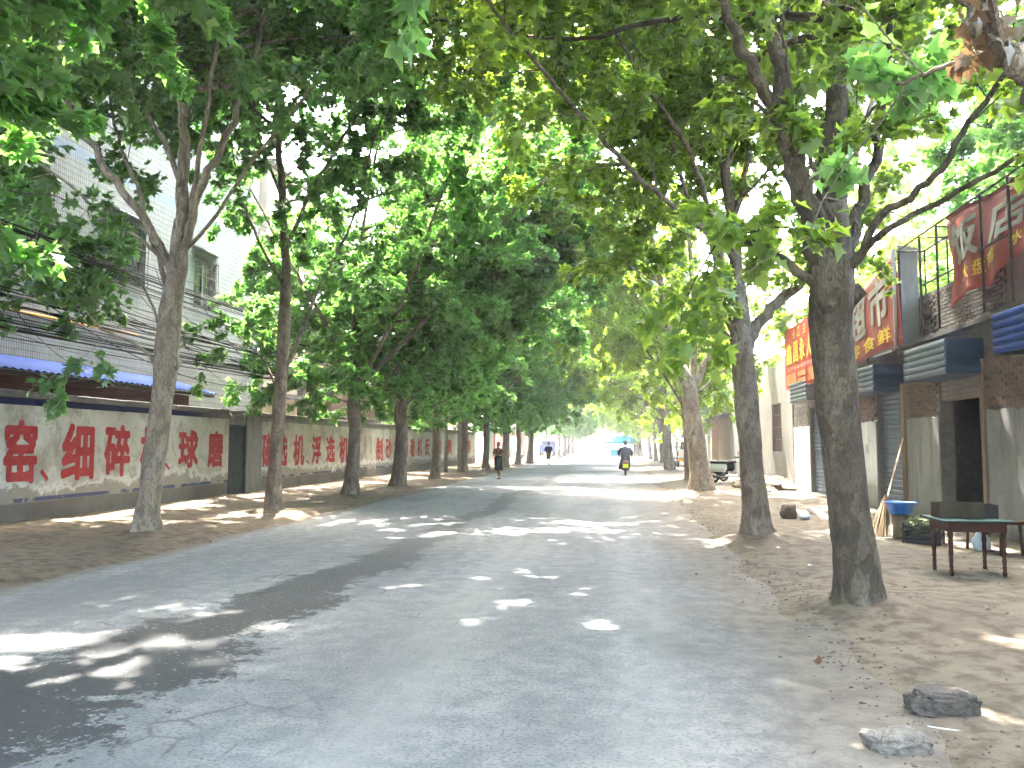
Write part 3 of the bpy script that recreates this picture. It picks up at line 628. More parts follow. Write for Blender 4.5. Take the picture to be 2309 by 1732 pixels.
shutter_box(tA, YS(2226) - .02, 15.2, 2.66, 3.24, M['slate'], M['bluest'])
shutter_box(tA, 8.2, 11.55, 2.78, 3.36, M['bluesheet'], M['bluest'])
tB = shop('supermarket_shop', 'middle shop with blue grey roller shutter under the tilted red supermarket sign', yB + .003, yC, [(17.02, 18.88, 2.65)], sides=(0, 1))
plaster(tB, yB + .01, 16.93, -.03, 2.02); bricks(tB, yB + .02, 16.92, 2.05, 2.75); plaster(tB, 18.92, yC, -.03, 2.04); bricks(tB, 18.93, yC - .1, 2.07, 2.75)
bricks(tB, yB, 17.0, 3.58, 4.36, 'greybrick')
shutter(tB, 17.04, 18.86, -.02, 2.65, M['slate']); shutter_box(tB, 17.1, 18.75, 2.62, 3.18, M['slate'], M['bluest']); ledge(tB, yB, yC)
b = MB(); b.box(SX - .035, SX - .031, 19.55, 19.78, 1.30, 1.52); b.obj('paper_notice', M['cement'], tB)
place_text('notice_print', '招租', M['pipe'], tB, lambda u, v: Vector((SX - .037, 19.75 - u, 1.34 + v)), .16, .15, .0)
b = MB(); b.box(5.40, 5.406, 18.0, 18.2, 2.68, 2.86); b.obj('orange_sticker', M['orange'], tB)
tC = shop('far_shutter_shop', 'far shop with sunlit striped roller shutter and small red sign above', yC + .003, yD, [(22.6, 25.45, 2.62)])
plaster(tC, yC + .01, 22.55, -.03, 2.05); plaster(tC, 25.5, yD, -.03, 2.06, M['limew']); bricks(tC, 25.5, yD, 2.08, 2.74, 'greybrick'); shutter(tC, 22.62, 25.43, -.02, 2.62, M['slate'])
shutter_box(tC, 23.2, 25.4, 2.76, 3.36, M['slate'], M['slatebr']); ledge(tC, yC, yD)
# grey rendered building
t = thing('grey_rendered_building', 'tall plain grey rendered building with a narrow barred window', 'building', (0, 0, 0))
GY0, GY1 = yD + SH + .01, 43.0; wy0, wy1 = Yx(1766, SX), Yx(1745, SX); dy0, dy1 = Yx(1718, SX), Yx(1706, SX)
b = MB()
for (a, c_) in ((GY0, wy0), (wy1, dy0), (dy1, GY1)): b.box(SX - .05, SX + .2, a, c_, -.05, 4.6)
b.box(SX - .048, SX + .2, wy0, wy1, -.05, 1.25); b.box(SX - .048, SX + .2, wy0, wy1, 3.0, 4.6); b.box(SX - .048, SX + .2, dy0, dy1, 2.6, 4.6)
b.box(SX + .201, 11, GY0, GY0 + .2, -.05, 4.6); b.box(SX + .201, 11, GY1 - .2, GY1, -.05, 4.6); b.box(11, 11.2, GY0, GY1, -.05, 4.6); b.obj('wall', M['greyplaster'], t)
b = MB(); b.box(SX + .201, 11.2, GY0, GY1, 4.3, 4.45); b.obj('roof', M['coping'], t)
f = MB(); f.box(SX + .08, SX + .11, wy0, wy1, 1.25, 3.0); f = f.obj('window', M['darkbrick'], t)
for k in range(6): y = wy0 + (wy1 - wy0) * (k + .5) / 6; b = MB(); b.box(SX + .02, SX + .035, y - .01, y + .01, 1.25, 3.0); b.obj('bar', M['iron'], f)
for z in (1.7, 2.15, 2.6): b = MB(); b.box(SX + .036, SX + .045, wy0, wy1, z - .01, z + .01); b.obj('bar', M['alum'], f)
b = MB(); b.box(SX + .06, SX + .1, dy0, dy1, 0, 2.6); b.obj('door_leaf', M['pipe'], t)
b = MB(); b.box(SX - .30, SX - .052, 38.2, 38.6, -.05, 3.9); b.obj('pilaster', M['cement'], t)
b = MB(); b.box(SX - .13, SX - .052, 39.2, 40.4, 3.2, 4.2); b.obj('wall_box', M['slate'], t)
# open-fronted shed farther on
t = thing('open_fronted_shed', 'open shed with dark slab roof and pale brick pillar', 'shed', (0, 0, 0))
b = MB(); b.box(5.5, 11, 43.3, 57, 3.02, 3.2, j=.03); b.obj('roof', M['darkroof'], t)
b = MB(); b.box(5.95, 6.5, 52.2, 52.9, 0, 3.01); b.obj('pillar', M['pink'], t)  # brick pillar, the pink of the sun on it put into its colour
b = MB(); b.box(6.0, 6.2, 43.2, 44.4, 0, 3.01); b.obj('pillar', M['greyplaster'], t)
b = MB(); b.box(10.5, 10.7, 43.3, 57, 0, 3.01); b.obj('back_wall', M['greyplaster'], t)
for k in range(14):
    y = 44.6 + k * .48; b = MB(); b.box(6.25, 6.29, y, y + .43, .02, 2.98); b.obj('door_plank', M['wood'], t)
tag(MB().box(6.1, 6.16, 53.2, 56.2, 2.1, 2.95).obj('teal_shop_board', M['teal']), 'teal green board hanging beside the pale pillar', 'board')
shed_building('far_right_shop', 'distant low white shop row on the right side', 6.8, 14, 62, 95, 3.2, M['limew'], M['darkroof'], [(64, 68, .02, 2.5, M['bannerb']), (71, 75, .02, 2.5, M['slate']), (80, 86, .02, 2.5, M['bluesheet'])])

# signs ---------------------------------------------------------------
def sheet(fn, nu, nv, th=.02, keep=None):
    b = MB()
    for k in range(2):
        for i in range(nu + 1):
            for j in range(nv + 1): b.v.append(tuple(fn(i / nu, j / nv) + Vector((th * k, 0, 0))))
    N_ = (nu + 1) * (nv + 1); fs = []
    for i in range(nu):
        for j in range(nv):
            a = i * (nv + 1) + j; q_ = (a, a + 1, a + nv + 2, a + nv + 1); fs.append(q_); fs.append(tuple(N_ + x for x in reversed(q_)))
    bd = [i * (nv + 1) for i in range(nu + 1)] + [nu * (nv + 1) + j for j in range(1, nv + 1)] + [i * (nv + 1) + nv for i in range(nu - 1, -1, -1)] + [j for j in range(nv - 1, 0, -1)]
    for k in range(len(bd)): a, c_ = bd[k], bd[(k + 1) % len(bd)]; fs.append((a, c_, c_ + N_, a + N_))
    b.f = fs; return b
# supermarket sign (far end hangs lower, its lower far corner is pulled)
S1Y0, S1Y1 = 15.95, 22.3
def s1(u, v):       # u 0 far .. 1 near, v 0 bottom .. 1 top
    y = S1Y1 + (S1Y0 - S1Y1) * u
    zt = 4.25 + 1.12 * u ** 1.1; zb = 3.36 + .04 * u + .05 * math.sin(u * 9)
    x = 5.50 + .03 * math.sin(u * 23 + v * 4) * (1 - u) - .10 * (1 - v) * (1 - u) + .05 * v * u
    return Vector((x, y + .12 * v * (u - .3) - .38 * (1 - v) * u, zb + (zt - zb) * v))
t = thing('supermarket_sign', 'sagging faded red sign with white characters over the middle shop', 'sign', (0, 0, 0))
sheet(s1, 40, 14).obj('banner_sheet', M['banner'], t, smooth=True)
def on(fn, u0, u1, v0, v1, off=-.02): return lambda a, c_: fn(u0 + (u1 - u0) * a, v0 + (v1 - v0) * c_) + Vector((off, 0, 0))
for s, u0, u1 in (('生', .04, .24), ('活', .27, .47), ('超', .50, .70), ('市', .73, .92)): place_text('sign_character', s, M['white'], t, on(s1, u0, u1, .30, .92), 1, 1, 0, None, .035)
for s, u0, u1 in (('烟', .10, .22), ('酒', .30, .42), ('零', .50, .62), ('食', .66, .78), ('鲜', .80, .92)): place_text('sign_character', s, M['yellow'], t, on(s1, u0, u1, .06, .25), 1, 1, 0, None, .02)
b = MB(); b.box(5.46, 5.52, S1Y0 - .08, S1Y0 - .04, 3.38, 5.34); b.box(5.44, 5.50, 16.0, 17.2, 3.33, 3.37); b.obj('frame_strip', M['white'], t)
b = MB(); b.add([(5.56, S1Y0 - .10, 3.42), (5.56, S1Y0 - .10, 5.42), (5.98, S1Y0 + .05, 5.38), (5.98, S1Y0 + .05, 3.56), (5.56, S1Y0 - .06, 3.42), (5.56, S1Y0 - .06, 5.42), (5.98, S1Y0 + .09, 5.38), (5.98, S1Y0 + .09, 3.56)],
    [(0, 1, 2, 3), (7, 6, 5, 4), (0, 4, 5, 1), (1, 5, 6, 2), (2, 6, 7, 3), (3, 7, 4, 0)]); b.obj('end_panel', M['cement'], t)
for y in (16.2, 18.2, 20.2, 22.1): b = MB(); b.tube([(5.62, y, 3.3), (5.62, y, 4.2 + (22.3 - y) * .17)], .02, 6); b.tube([(5.62, y, 3.8), (SX + .05, y, 3.8)], .018, 6); b.obj('support_pipe', M['pipe'], t)
# small bright sign
def s2(u, v): return Vector((5.42 + .02 * math.sin(u * 7), 26.1 + (20.9 - 26.1) * u, 3.22 + 1.88 * v - .04 * u))
t = thing('small_red_sign', 'bright red sign with yellow characters half hidden by the near trunk', 'sign', (0, 0, 0))
sheet(s2, 8, 3, .05).obj('banner_sheet', M['bannerb'], t)
for s, u0, u1 in (('鑫', .05, .20), ('昌', .23, .38), ('永', .41, .56), ('人', .60, .72), ('家', .78, .93)): place_text('sign_character', s, M['yellow'], t, on(s2, u0, u1, .40, .74), 1, 1, 0, None, .035)
for s, u0, u1 in (('卡', .22, .30), ('乙', .36, .44), ('主', .52, .60)): place_text('sign_character', s, M['yellow'], t, on(s2, u0, u1, .79, .94), 1, 1, 0, None, .02)
place_text('sign_line', '土产日杂化肥农药种子', M['pinkish'], t, on(s2, .06, .95, .29, .35), 1, 1, 0)
for k, (u0, u1, v0, v1, mm) in enumerate(((.05, .30, .06, .24, 'yellow'), (.34, .56, .16, .24, 'yellow'), (.34, .56, .05, .13, 'pinkish'), (.62, .9, .05, .24, 'yellow'))):
    f_ = on(s2, u0, u1, v0, v1); b = MB(); b.add([f_(0, 0), f_(1, 0), f_(1, 1), f_(0, 1)], [(0, 1, 2, 3)]); b.obj('print_block', simple('orange_print', (.62, .16, .07), (.6, .22, .08), 30, .6, bump=0), t)
# torn banner hanging in the pipe frame
NY = Yx(2157, 5.62) - SH
def s3(u, v):
    y = NY + (8.4 - NY) * u; zt = 5.24 + .04 * math.sin(u * 11); zb = 3.80 + .55 * u ** .8 + .06 * math.sin(u * 17)
    return Vector((5.64 + .04 * math.sin(u * 9 + v * 5) + .05 * (1 - v) * math.sin(u * 31), y + .10 * (1 - v) * math.sin(v * 6 + 1) * (1 - u), zb + (zt - zb) * v))
t = thing('torn_restaurant_banner', 'torn red banner with pale characters in the pipe frame top right', 'banner', (0, 0, 0))
sheet(s3, 40, 16, .006).obj('banner_sheet', M['banner'], t, smooth=True)
for s, u0, u1 in (('饭', .02, .22), ('店', .29, .49), ('欢', .56, .76)): place_text('sign_character', s, M['white'], t, on(s3, u0, u1, .40, .90), 1, 1, 0, None, .035)
for s, u0, u1 in (('大', .08, .155), ('盘', .18, .255), ('鸡', .28, .355), ('水', .42, .495), ('饺', .52, .595)): place_text('sign_character', s, M['yellow'], t, on(s3, u0, u1, .16, .34), 1, 1, 0, None, .02)
def s3b(u, v): p_ = s3(u, 1); return p_ + Vector((.42 * v - .02, .28 * v * (1 - u), .05 + .02 * math.sin(u * 20) - .04 * v))
sheet(s3b, 24, 3, .006).obj('top_flap', M['banner'], t, smooth=True)
fr = thing('sign_pipe_frame', 'rusty pipe framework standing on the nearest shop parapet', 'frame', (0, 0, 0))
ZT = 5.30
for k, y in enumerate((15.85, 14.75, 13.95, 12.2, 11.3, 9.6, 7.6, 5.6)):
    for x, zb in ((5.58, 3.5), (6.06, 4.38)):
        b = MB(); b.tube([(x, y, zb), (x, y, ZT)], .022 if x < 6 else .016, 6); b.obj('post', M['pipe'], fr)
    b = MB(); b.tube([(5.60, y, ZT - .02), (6.05, y, ZT - .02)], .015, 6); b.obj('cross_bar', M['pipe'], fr)
for x, z in ((5.555, ZT), (6.085, ZT), (6.03, 4.62)):
    b = MB(); b.tube([(x, 15.9, z), (x, 3.0, z)], .020, 6); b.obj('rail', M['pipe'], fr)
b = MB(); b.tube([(5.53, 12.2, 4.45), (5.53, 11.3, 4.45)], .022, 6); b.obj('rail', M['pipe'], fr)
b = MB(); b.tube([(5.40, 15.35, .02), (5.40, 15.35, 2.65)], .045, 8, irr=.1); tag(b.obj('wooden_prop', M['wood']), 'thin dark wooden prop standing beside the roller shutter', 'post')
for o in list(C.objects):
    if o.parent is None and o.name.split('.')[0] in ('shop_nearest', 'supermarket_shop', 'far_shutter_shop', 'supermarket_sign', 'small_red_sign', 'torn_restaurant_banner', 'sign_pipe_frame', 'wooden_prop'): o.location.y += SH

# ------------------------------------------------------------------ trees
def crs(pts, sub=4):
    """Catmull-Rom through points"""
    P = [Vector(p) for p in pts]
    if len(P) < 3: return [P[0].lerp(P[-1], i / sub) for i in range(sub + 1)]
    Q = [P[0] * 2 - P[1]] + P + [P[-1] * 2 - P[-2]]; out = []
    for i in range(1, len(Q) - 2):
        for k in range(sub):
            t_ = k / sub; a, b_, c_, d_ = Q[i - 1], Q[i], Q[i + 1], Q[i + 2]
            out.append(.5 * ((2 * b_) + (c_ - a) * t_ + (2 * a - 5 * b_ + 4 * c_ - d_) * t_ ** 2 + (3 * b_ - a - 3 * c_ + d_) * t_ ** 3))
    out.append(P[-1]); return out
LT = np.array([(0, .30, -.07), (0, 0, 0), (.32, -.08, .04), (.30, .14, -.01), (.53, .32, .12), (.27, .44, .0), (.0, .90, -.12), (-.25, .46, .02), (-.52, .36, .06), (-.29, .17, -.01), (-.30, -.07, .06)])
LF = np.array([(0, i, i % 10 + 1) for i in range(1, 11)])
def _lobes():
    v = []; f = []
    for k, (a, L) in enumerate(((90, .66), (28, .56), (152, .56), (-25, .42), (205, .42))):
        a = R(a); d = np.array([math.cos(a), math.sin(a)]); p = np.array([-d[1], d[0]]); c = np.array([0, .30]); z = .012 * k
        for q_ in (c - d * .14 - p * .29, c + d * L * 1.04, c - d * .14 + p * .29): v.append((q_[0], q_[1], z + .05 * (q_[0] ** 2)))
        f.append((3 * k, 3 * k + 1, 3 * k + 2))
    return np.array(v), np.array(f)
LT5, LF5 = _lobes()
LT3 = np.array([(-.30, .18, 0), (.02, .98, .03), (.27, .20, .0), (-.10, .52, .015), (.56, .40, .06), (.20, -.02, .01), (-.22, -.02, .02), (-.56, .36, .05), (.06, .54, .025)]); LF3 = np.array([(0, 2, 1), (5, 4, 3), (6, 8, 7)])
def leaf_mesh(name, P, F, Nn, S, LR, tmpl=LT, faces=LF):
    y = F / np.linalg.norm(F, axis=1, keepdims=True); x = np.cross(y, Nn); x /= np.linalg.norm(x, axis=1, keepdims=True) + 1e-9; z = np.cross(x, y)
    n_ = len(P); k = len(tmpl)
    V = P[:, None] + S[:, None, None] * (tmpl[None, :, 0:1] * x[:, None] + tmpl[None, :, 1:2] * y[:, None] + tmpl[None, :, 2:3] * z[:, None])
    V = V.reshape(-1, 3); T = (faces[None] + (np.arange(n_) * k)[:, None, None]).reshape(-1)
    me = bpy.data.meshes.new(name); me.vertices.add(len(V)); me.vertices.foreach_set('co', V.astype(np.float32).ravel())
    nt = len(T) // 3; me.loops.add(len(T)); me.loops.foreach_set('vertex_index', T.astype(np.int32))
    me.polygons.add(nt); me.polygons.foreach_set('loop_start', np.arange(0, nt * 3, 3, dtype=np.int32)); me.polygons.foreach_set('loop_total', np.full(nt, 3, np.int32))
    at = me.attributes.new('lr', 'FLOAT', 'POINT'); at.data.foreach_set('value', np.repeat(LR, k).astype(np.float32))
    me.update(); return me
single_leaf = None
def rv(rg): 
    v = Vector((rg.gauss(0, 1), rg.gauss(0, 1), rg.gauss(0, 1))); return v.normalized()
def grow(rg, limbs, base_r=.03, sec_step=.42, sec_len=1.7, t0=.22, droop=.12, road=0):
    """limbs: lists of (points, r0, r1). returns secondary/twig tubes and leaf seats"""
    tubes = []; seats = []
    for (pts, r0, r1, dens) in limbs:
        L = sum((pts[i + 1] - pts[i]).length for i in range(len(pts) - 1)); n_ = max(2, int(L / sec_step * dens))
        for k in range(n_):
            t_ = t0 + (1 - t0) * (k + rg.random()) / n_; f = t_ * (len(pts) - 1); i = min(int(f), len(pts) - 2)
            p = pts[i].lerp(pts[i + 1], f - i); tan = (pts[i + 1] - pts[i]).normalized()
            perp = rv(rg); perp = (perp - tan * perp.dot(tan)).normalized()
            d_ = (tan * rg.uniform(.35, .8) + perp * rg.uniform(.7, 1.1) + Vector((0, 0, rg.uniform(-.15, .35)))).normalized()
            ln = sec_len * (1.15 - .6 * t_) * rg.uniform(.6, 1.25); rr = max(.007, (r0 + (r1 - r0) * t_) * .34)
            q_ = [p]; dd = d_.copy()
            for j in range(4):
                dd = (dd + rv(rg) * .22 + Vector((0, 0, -droop * (j - .6)))).normalized(); q_.append(q_[-1] + dd * ln / 4)
            tubes.append((q_, rr, .004, 4)); m_ = max(3, int(ln / .26))
            for j in range(m_):
                u = .18 + .82 * (j + rg.random()) / m_; ff = u * 4; ii = min(int(ff), 3); pp = q_[ii].lerp(q_[ii + 1], ff - ii)
                tn = (q_[ii + 1] - q_[ii]).normalized(); pr = rv(rg); pr.z *= .5; td = (tn * .5 + pr * .9 + Vector((0, 0, -.05))).normalized(); tl = rg.uniform(.25, .70)
                e_ = pp + td * tl + Vector((0, 0, -.08 * tl)); tubes.append(([pp, pp.lerp(e_, .5) + Vector((0, 0, .02)), e_], .0045, .002, 3))
                seats.append((pp, e_, td))
        for k in range(3): seats.append((pts[-1], pts[-1] + rv(rg) * .4, rv(rg)))
    return tubes, seats
def leaves_from(seats, n, rs, size=(.13, .23)):
    A = np.array([s[0][:] for s in seats]); B = np.array([s[1][:] for s in seats]); D = np.array([s[2][:] for s in seats])
    i = rs.integers(0, len(seats), n); u = rs.random(n) ** .7
    P = A[i] + (B[i] - A[i]) * u[:, None] + rs.normal(0, .055, (n, 3)) + np.array([0, 0, -.02])
    F = D[i] * .6 + rs.normal(0, .6, (n, 3)) + np.array([0, 0, -.35]); Nn = rs.normal(0, .42, (n, 3)) + np.array([0, 0, 1.0])
    return P, F, Nn, rs.uniform(size[0], size[1], n), rs.random(n)
def build_tree(name, label, group, trunk, limbs, seed, nleaf, mleaf, loc=(0, 0, 0), size=(.13, .23), stubs=(), detail=0, lod=0, bark='bark', cat='tree', world=None, **kw):
    """trunk: (pts, radii); limbs: (pts, r0, r1, dens, visible) in local coordinates"""
    rg = random.Random(seed); rs = np.random.default_rng(seed)
    root = thing(name, label, cat, loc, 0, group)
    pts = crs(trunk[0], 5); rr = np.interp(np.linspace(0, 1, len(pts)), np.linspace(0, 1, len(trunk[1])), trunk[1])
    rr = list(rr); dd = (limbs[0][0][1] - limbs[0][0][0]).normalized(); r1_ = limbs[0][1]
    pts += [pts[-1] + dd * .16, pts[-1] + dd * .42, pts[-1] + dd * .75]; rr += [rr[-1] * .97, (rr[-1] + r1_) * .5, r1_ * .9]
    b = MB(); b.tube(pts, rr, 16, irr=.03, rg=rg)
    for (p, d_, r_) in stubs: b.tube([Vector(p), Vector(p) + Vector(d_) * .6, Vector(p) + Vector(d_)], [r_ * 1.5, r_ * 1.1, r_ * .95], 8, irr=.12, rg=rg)
    
    ph = rg.uniform(0, 6)
    for i, v in enumerate(b.v[:16 * len(rr)]):            # swollen knots and root flare
        k_ = i % 16; q_ = pts[i // 16]; d_ = Vector(v) - q_; a_ = k_ / 16 * 6.283; zz_ = q_.z
        s_ = 1 + .05 * math.sin(zz_ * 3.1 + a_ * 2 + ph) + .035 * math.sin(zz_ * 7.3 - a_ * 3 + ph) + .22 * math.exp(-max(zz_, 0) / .16) * (math.sin(a_ * 3 + ph) + .4 * math.sin(a_ * 5))
        b.v[i] = tuple(q_ + d_ * s_)
    b.obj('trunk', M[bark], root, smooth=True)
    LL = []
    for (p, r0, r1, dens) in limbs:
        pp = crs(p, 4); pp = [pp[0]] + [x + rv(rg) * min(.04, r0 * .5) for x in pp[1:]]; LL.append((pp, r0, r1, dens))
        b = MB(); n_ = len(pp); b.tube(pp, [r0 + (r1 - r0) * (i / (n_ - 1)) ** .8 for i in range(n_)], 9 if r0 > .03 else 6, irr=.04, rg=rg); b.obj('limb', M[bark], root, smooth=True)
    tubes, seats = grow(rg, LL, **kw)
    b = MB()
    for (q_, ra, rb_, n_) in tubes: b.tube(q_, [ra + (rb_ - ra) * i / (len(q_) - 1) for i in range(len(q_))], n_, cap=False)
    b.obj('twigs', M[bark], root, kind='stuff')
    P, F, Nn, S, LR = leaves_from(seats, nleaf, rs, size)
    ok = np.linalg.norm(P + np.array(loc) - np.array([0, 0, CAM_H]), axis=1) > 6.0
    P, F, Nn, S, LR = P[ok], F[ok], Nn[ok], S[ok], LR[ok]
    if detail:                                         # the leaves that show largest are parts of their own
        off = np.array(loc); W = (P + off - np.array([0, 0, CAM_H])) @ np.array(CR)
        dz = -W[:, 2]; px = CX + FPX * W[:, 0] / dz; py = CY - FPX * W[:, 1] / dz
        ok = (dz > .3) & (px > 0) & (px < 2309) & (py > 0) & (py < 1732); sc = np.where(ok, S / np.maximum(dz, .1), 0)
        big = np.argsort(-sc)[:detail]; big = big[sc[big] > 0]; keep = np.ones(len(P), bool); keep[big] = False
        global single_leaf
        key = mleaf.name
        me1 = bpy.data.meshes.get('leaf_' + key) or leaf_mesh('leaf_' + key, np.zeros((1, 3)), np.array([[0, 1., 0]]), np.array([[0, 0, 1.]]), np.ones(1), np.zeros(1))
        if not me1.materials: me1.materials.append(mleaf)
        for i in big:
            y = Vector(F[i]).normalized(); x = y.cross(Vector(Nn[i])).normalized(); z = x.cross(y)
            o = link('leaf', me1, None, root); o.matrix_local = Matrix.Translation(Vector(P[i])) @ Matrix((x, y, z)).transposed().to_4x4() @ Matrix.Scale(float(S[i]), 4)
        P, F, Nn, S, LR = P[keep], F[keep], Nn[keep], S[keep], LR[keep]
    tm = ((LT, LF), (LT5, LF5), (LT3, LF3))[lod]
    link('crown', leaf_mesh('crown', P, F, Nn, S, LR, *tm), mleaf, root, kind='stuff')
    return root
def px_path(L, Y0, base, dY=0.0):
    """photo polyline (2212-wide view) at a given distance, drifting by dY along it"""
    out = []
    for i, (x, y) in enumerate(L):
        Y = Y0 + dY * i / max(1, len(L) - 1); out.append(atY(x * 1.0439, y * 1.0439, Y) - Vector(base))
    return out
def ext(p, L, up=.5, seed=0):
    """carry a limb on past its last drawn point"""
    rg = random.Random(seed + int(L * 100)); d_ = (p[-1] - p[-2]).normalized(); q_ = list(p)
    for k in range(3): d_ = (d_ + Vector((0, 0, up * .3)) + rv(rg) * .12).normalized(); q_.append(q_[-1] + d_ * L / 3)
    return q_
def generic_limbs(rg, top, zf=3.2, n=6, spread=1.0, rad=.16, low=3, H=16.5, road=None):
    """leader and limbs from the fork at top"""
    L = []; a0 = rg.uniform(0, 6.28); F0 = Vector(top)
    lx = 0 if road is None else 1.3 * math.cos(road)
    lead = [F0, F0 + Vector((rg.uniform(-.2, .2), rg.uniform(-.2, .2), 2)), F0 + Vector((lx * .3 + rg.uniform(-.4, .4), rg.uniform(-.4, .4), 4.5)), F0 + Vector((lx + rg.uniform(-.5, .5), rg.uniform(-.5, .5), H - zf))]
    L.append((lead, rad * .62, .025, 1.2))
    for k in range(n):
        a = a0 + k * 6.283 / n + rg.uniform(-.35, .35); el = rg.uniform(.62, 1.0); ln = rg.uniform(6.8, 9.4) * spread * (1 if road is None else 1 + .28 * math.cos(a - road))
        d_ = Vector((math.cos(a) * math.cos(el), math.sin(a) * math.cos(el), math.sin(el))); p = [F0 - Vector((0, 0, rg.uniform(0, .25)))]
        for j in range(4): d_ = (d_ + Vector((0, 0, rg.uniform(-.16, .20))) + rv(rg) * .10).normalized(); p.append(p[-1] + d_ * ln / 4)
        L.append((p, rad * rg.uniform(.32, .5), .016, 1.2))
    for k in range(12):
        a = rg.uniform(0, 6.28); z = 1.4 + k * .95; el = rg.uniform(.3, .7); ln = (6.0 - k * .36) * spread * (1 if road is None else 1.1 + .38 * math.cos(a - road)); f = z / (H - zf) * 3; i = min(int(f), 2); s_ = lead[i].lerp(lead[i + 1], f - i)
        d_ = Vector((math.cos(a) * math.cos(el), math.sin(a) * math.cos(el), math.sin(el))); p = [s_]
        for j in range(3): d_ = (d_ + Vector((0, 0, rg.uniform(-.12, .1))) + rv(rg) * .12).normalized(); p.append(p[-1] + d_ * ln / 3)
        L.append((p, rad * .25, .012, 1.1))
    if road is not None:
        for k in range(9):                                      # high limbs arching over the street
            f = (.30 + .60 * k / 9) * 3; i = min(int(f), 2); s_ = lead[i].lerp(lead[i + 1], f - i); a = road + rg.uniform(-.95, .95); el = rg.uniform(.15, .55); ln = rg.uniform(5.5, 7.5)
            d_ = Vector((math.cos(a) * math.cos(el), math.sin(a) * math.cos(el), math.sin(el))); p = [s_]
            for j in range(4): d_ = (d_ + Vector((0, 0, rg.uniform(-.10, .06))) + rv(rg) * .10).normalized(); p.append(p[-1] + d_ * ln / 4)
            L.append((p, rad * .24, .012, 1.2))
    for k in range(low):
        a = rg.uniform(0, 6.28); el = rg.uniform(.3, .6); ln = rg.uniform(2.4, 3.8); d_ = Vector((math.cos(a) * math.cos(el), math.sin(a) * math.cos(el), math.sin(el))); p = [F0 - Vector((0, 0, rg.uniform(.2, .7)))]
        for j in range(3): d_ = (d_ + rv(rg) * .12).normalized(); p.append(p[-1] + d_ * ln / 3)
        L.append((p, .028, .009, 1.0))
    return L
def upper(rg, lead, n, az, ln=6.0, spread=1.3):
    """high limbs leaving the leader, fanned about direction az"""
    out = []; m_ = len(lead) - 1
    for k in range(n):
        f = (.55 + .45 * (k + rg.random()) / n) * m_; i = min(int(f), m_ - 1); s_ = lead[i].lerp(lead[i + 1], f - i)
        a = az + rg.uniform(-spread, spread); el = rg.uniform(.25, .75); d_ = Vector((math.cos(a) * math.cos(el), math.sin(a) * math.cos(el), math.sin(el))); p = [s_]; L = ln * rg.uniform(.75, 1.15)
        for j in range(4): d_ = (d_ + rv(rg) * .12 + Vector((0, 0, rg.uniform(-.1, .12)))).normalized(); p.append(p[-1] + d_ * L / 4)
        out.append((p, .05, .012, 1.1))
    return out
# right 1 (nearest)
B = (RIGHT_X[0], RIGHT_T[0], g(RIGHT_X[0], RIGHT_T[0]) - .06)
tr = px_path([(1860, 1330), (1853, 1255), (1838, 1130), (1820, 980), (1808, 850), (1797, 740), (1796, 650), (1797, 590)], B[1], B)
lead = px_path([(1800, 640), (1795, 520), (1795, 400), (1800, 250), (1812, 120), (1815, 0)], B[1], B, .3)
l1 = px_path([(1775, 640), (1765, 540), (1738, 420), (1712, 320), (1685, 240)], B[1], B, -.2)
l1a = [l1[-1]] + px_path([(1640, 190), (1605, 110), (1560, 10)], B[1] - .2, B, -.4); l1b = [l1[-1]] + px_path([(1690, 140), (1665, 60), (1650, -30)], B[1] - .2, B, .3)
l2 = px_path([(1815, 640), (1838, 540), (1865, 430), (1892, 320), (1905, 200), (1920, 60), (1930, -40)], B[1], B, .5)
l3 = px_path([(1822, 620), (1850, 560), (1905, 470), (1985, 410), (2050, 340), (2110, 240), (2180, 140)], B[1], B, -.8)
l4 = px_path([(1780, 630), (1735, 595), (1680, 560), (1625, 530), (1590, 512)], B[1], B, -.3)
l5 = px_path([(1850, 565), (1900, 505), (2000, 450), (2090, 400), (2215, 330)], B[1], B, -1.2)
l6 = px_path([(1806, 650), (1815, 560), (1810, 500), (1770, 400), (1735, 300), (1710, 200)], B[1] - .15, B, -.2)
limbs = [(ext(lead, 4.5), .17, .03, .8), (l1, .125, .095, .2), (ext(l1a, 3.2), .075, .02, .8), (ext(l1b, 3.5), .085, .02, .8), (ext(l2, 3.0), .07, .02, .75), (ext(l3, 2.2, .3), .045, .012, .8), (ext(l4, .2), .05, .03, .1), (ext(l5, 2.0, .2), .035, .01, .8), (ext(l6, 1.5), .03, .01, .6)]
limbs += upper(random.Random(31), ext(lead, 6.5), 16, 2.8, 7.5) + upper(random.Random(35), ext(lead, 6.5), 8, .7, 6.0)
build_tree('plane_tree', 'nearest plane tree on the right verge with thick leaning forked trunk', 'plane trees along the right verge', (tr, [.27, .20, .182, .18, .178, .18, .205, .195]), limbs, 11, 84000, M['leafy'], B, (.11, .19), [(Vector(tr[-2]) + Vector((.12, 0, 0)), (.14, -.05, .10), .07), (Vector(tr[-2]) + Vector((-.05, -.12, -.1)), (-.02, -.10, .05), .06)], detail=300, t0=.5, bark='darkbark', lod=1)
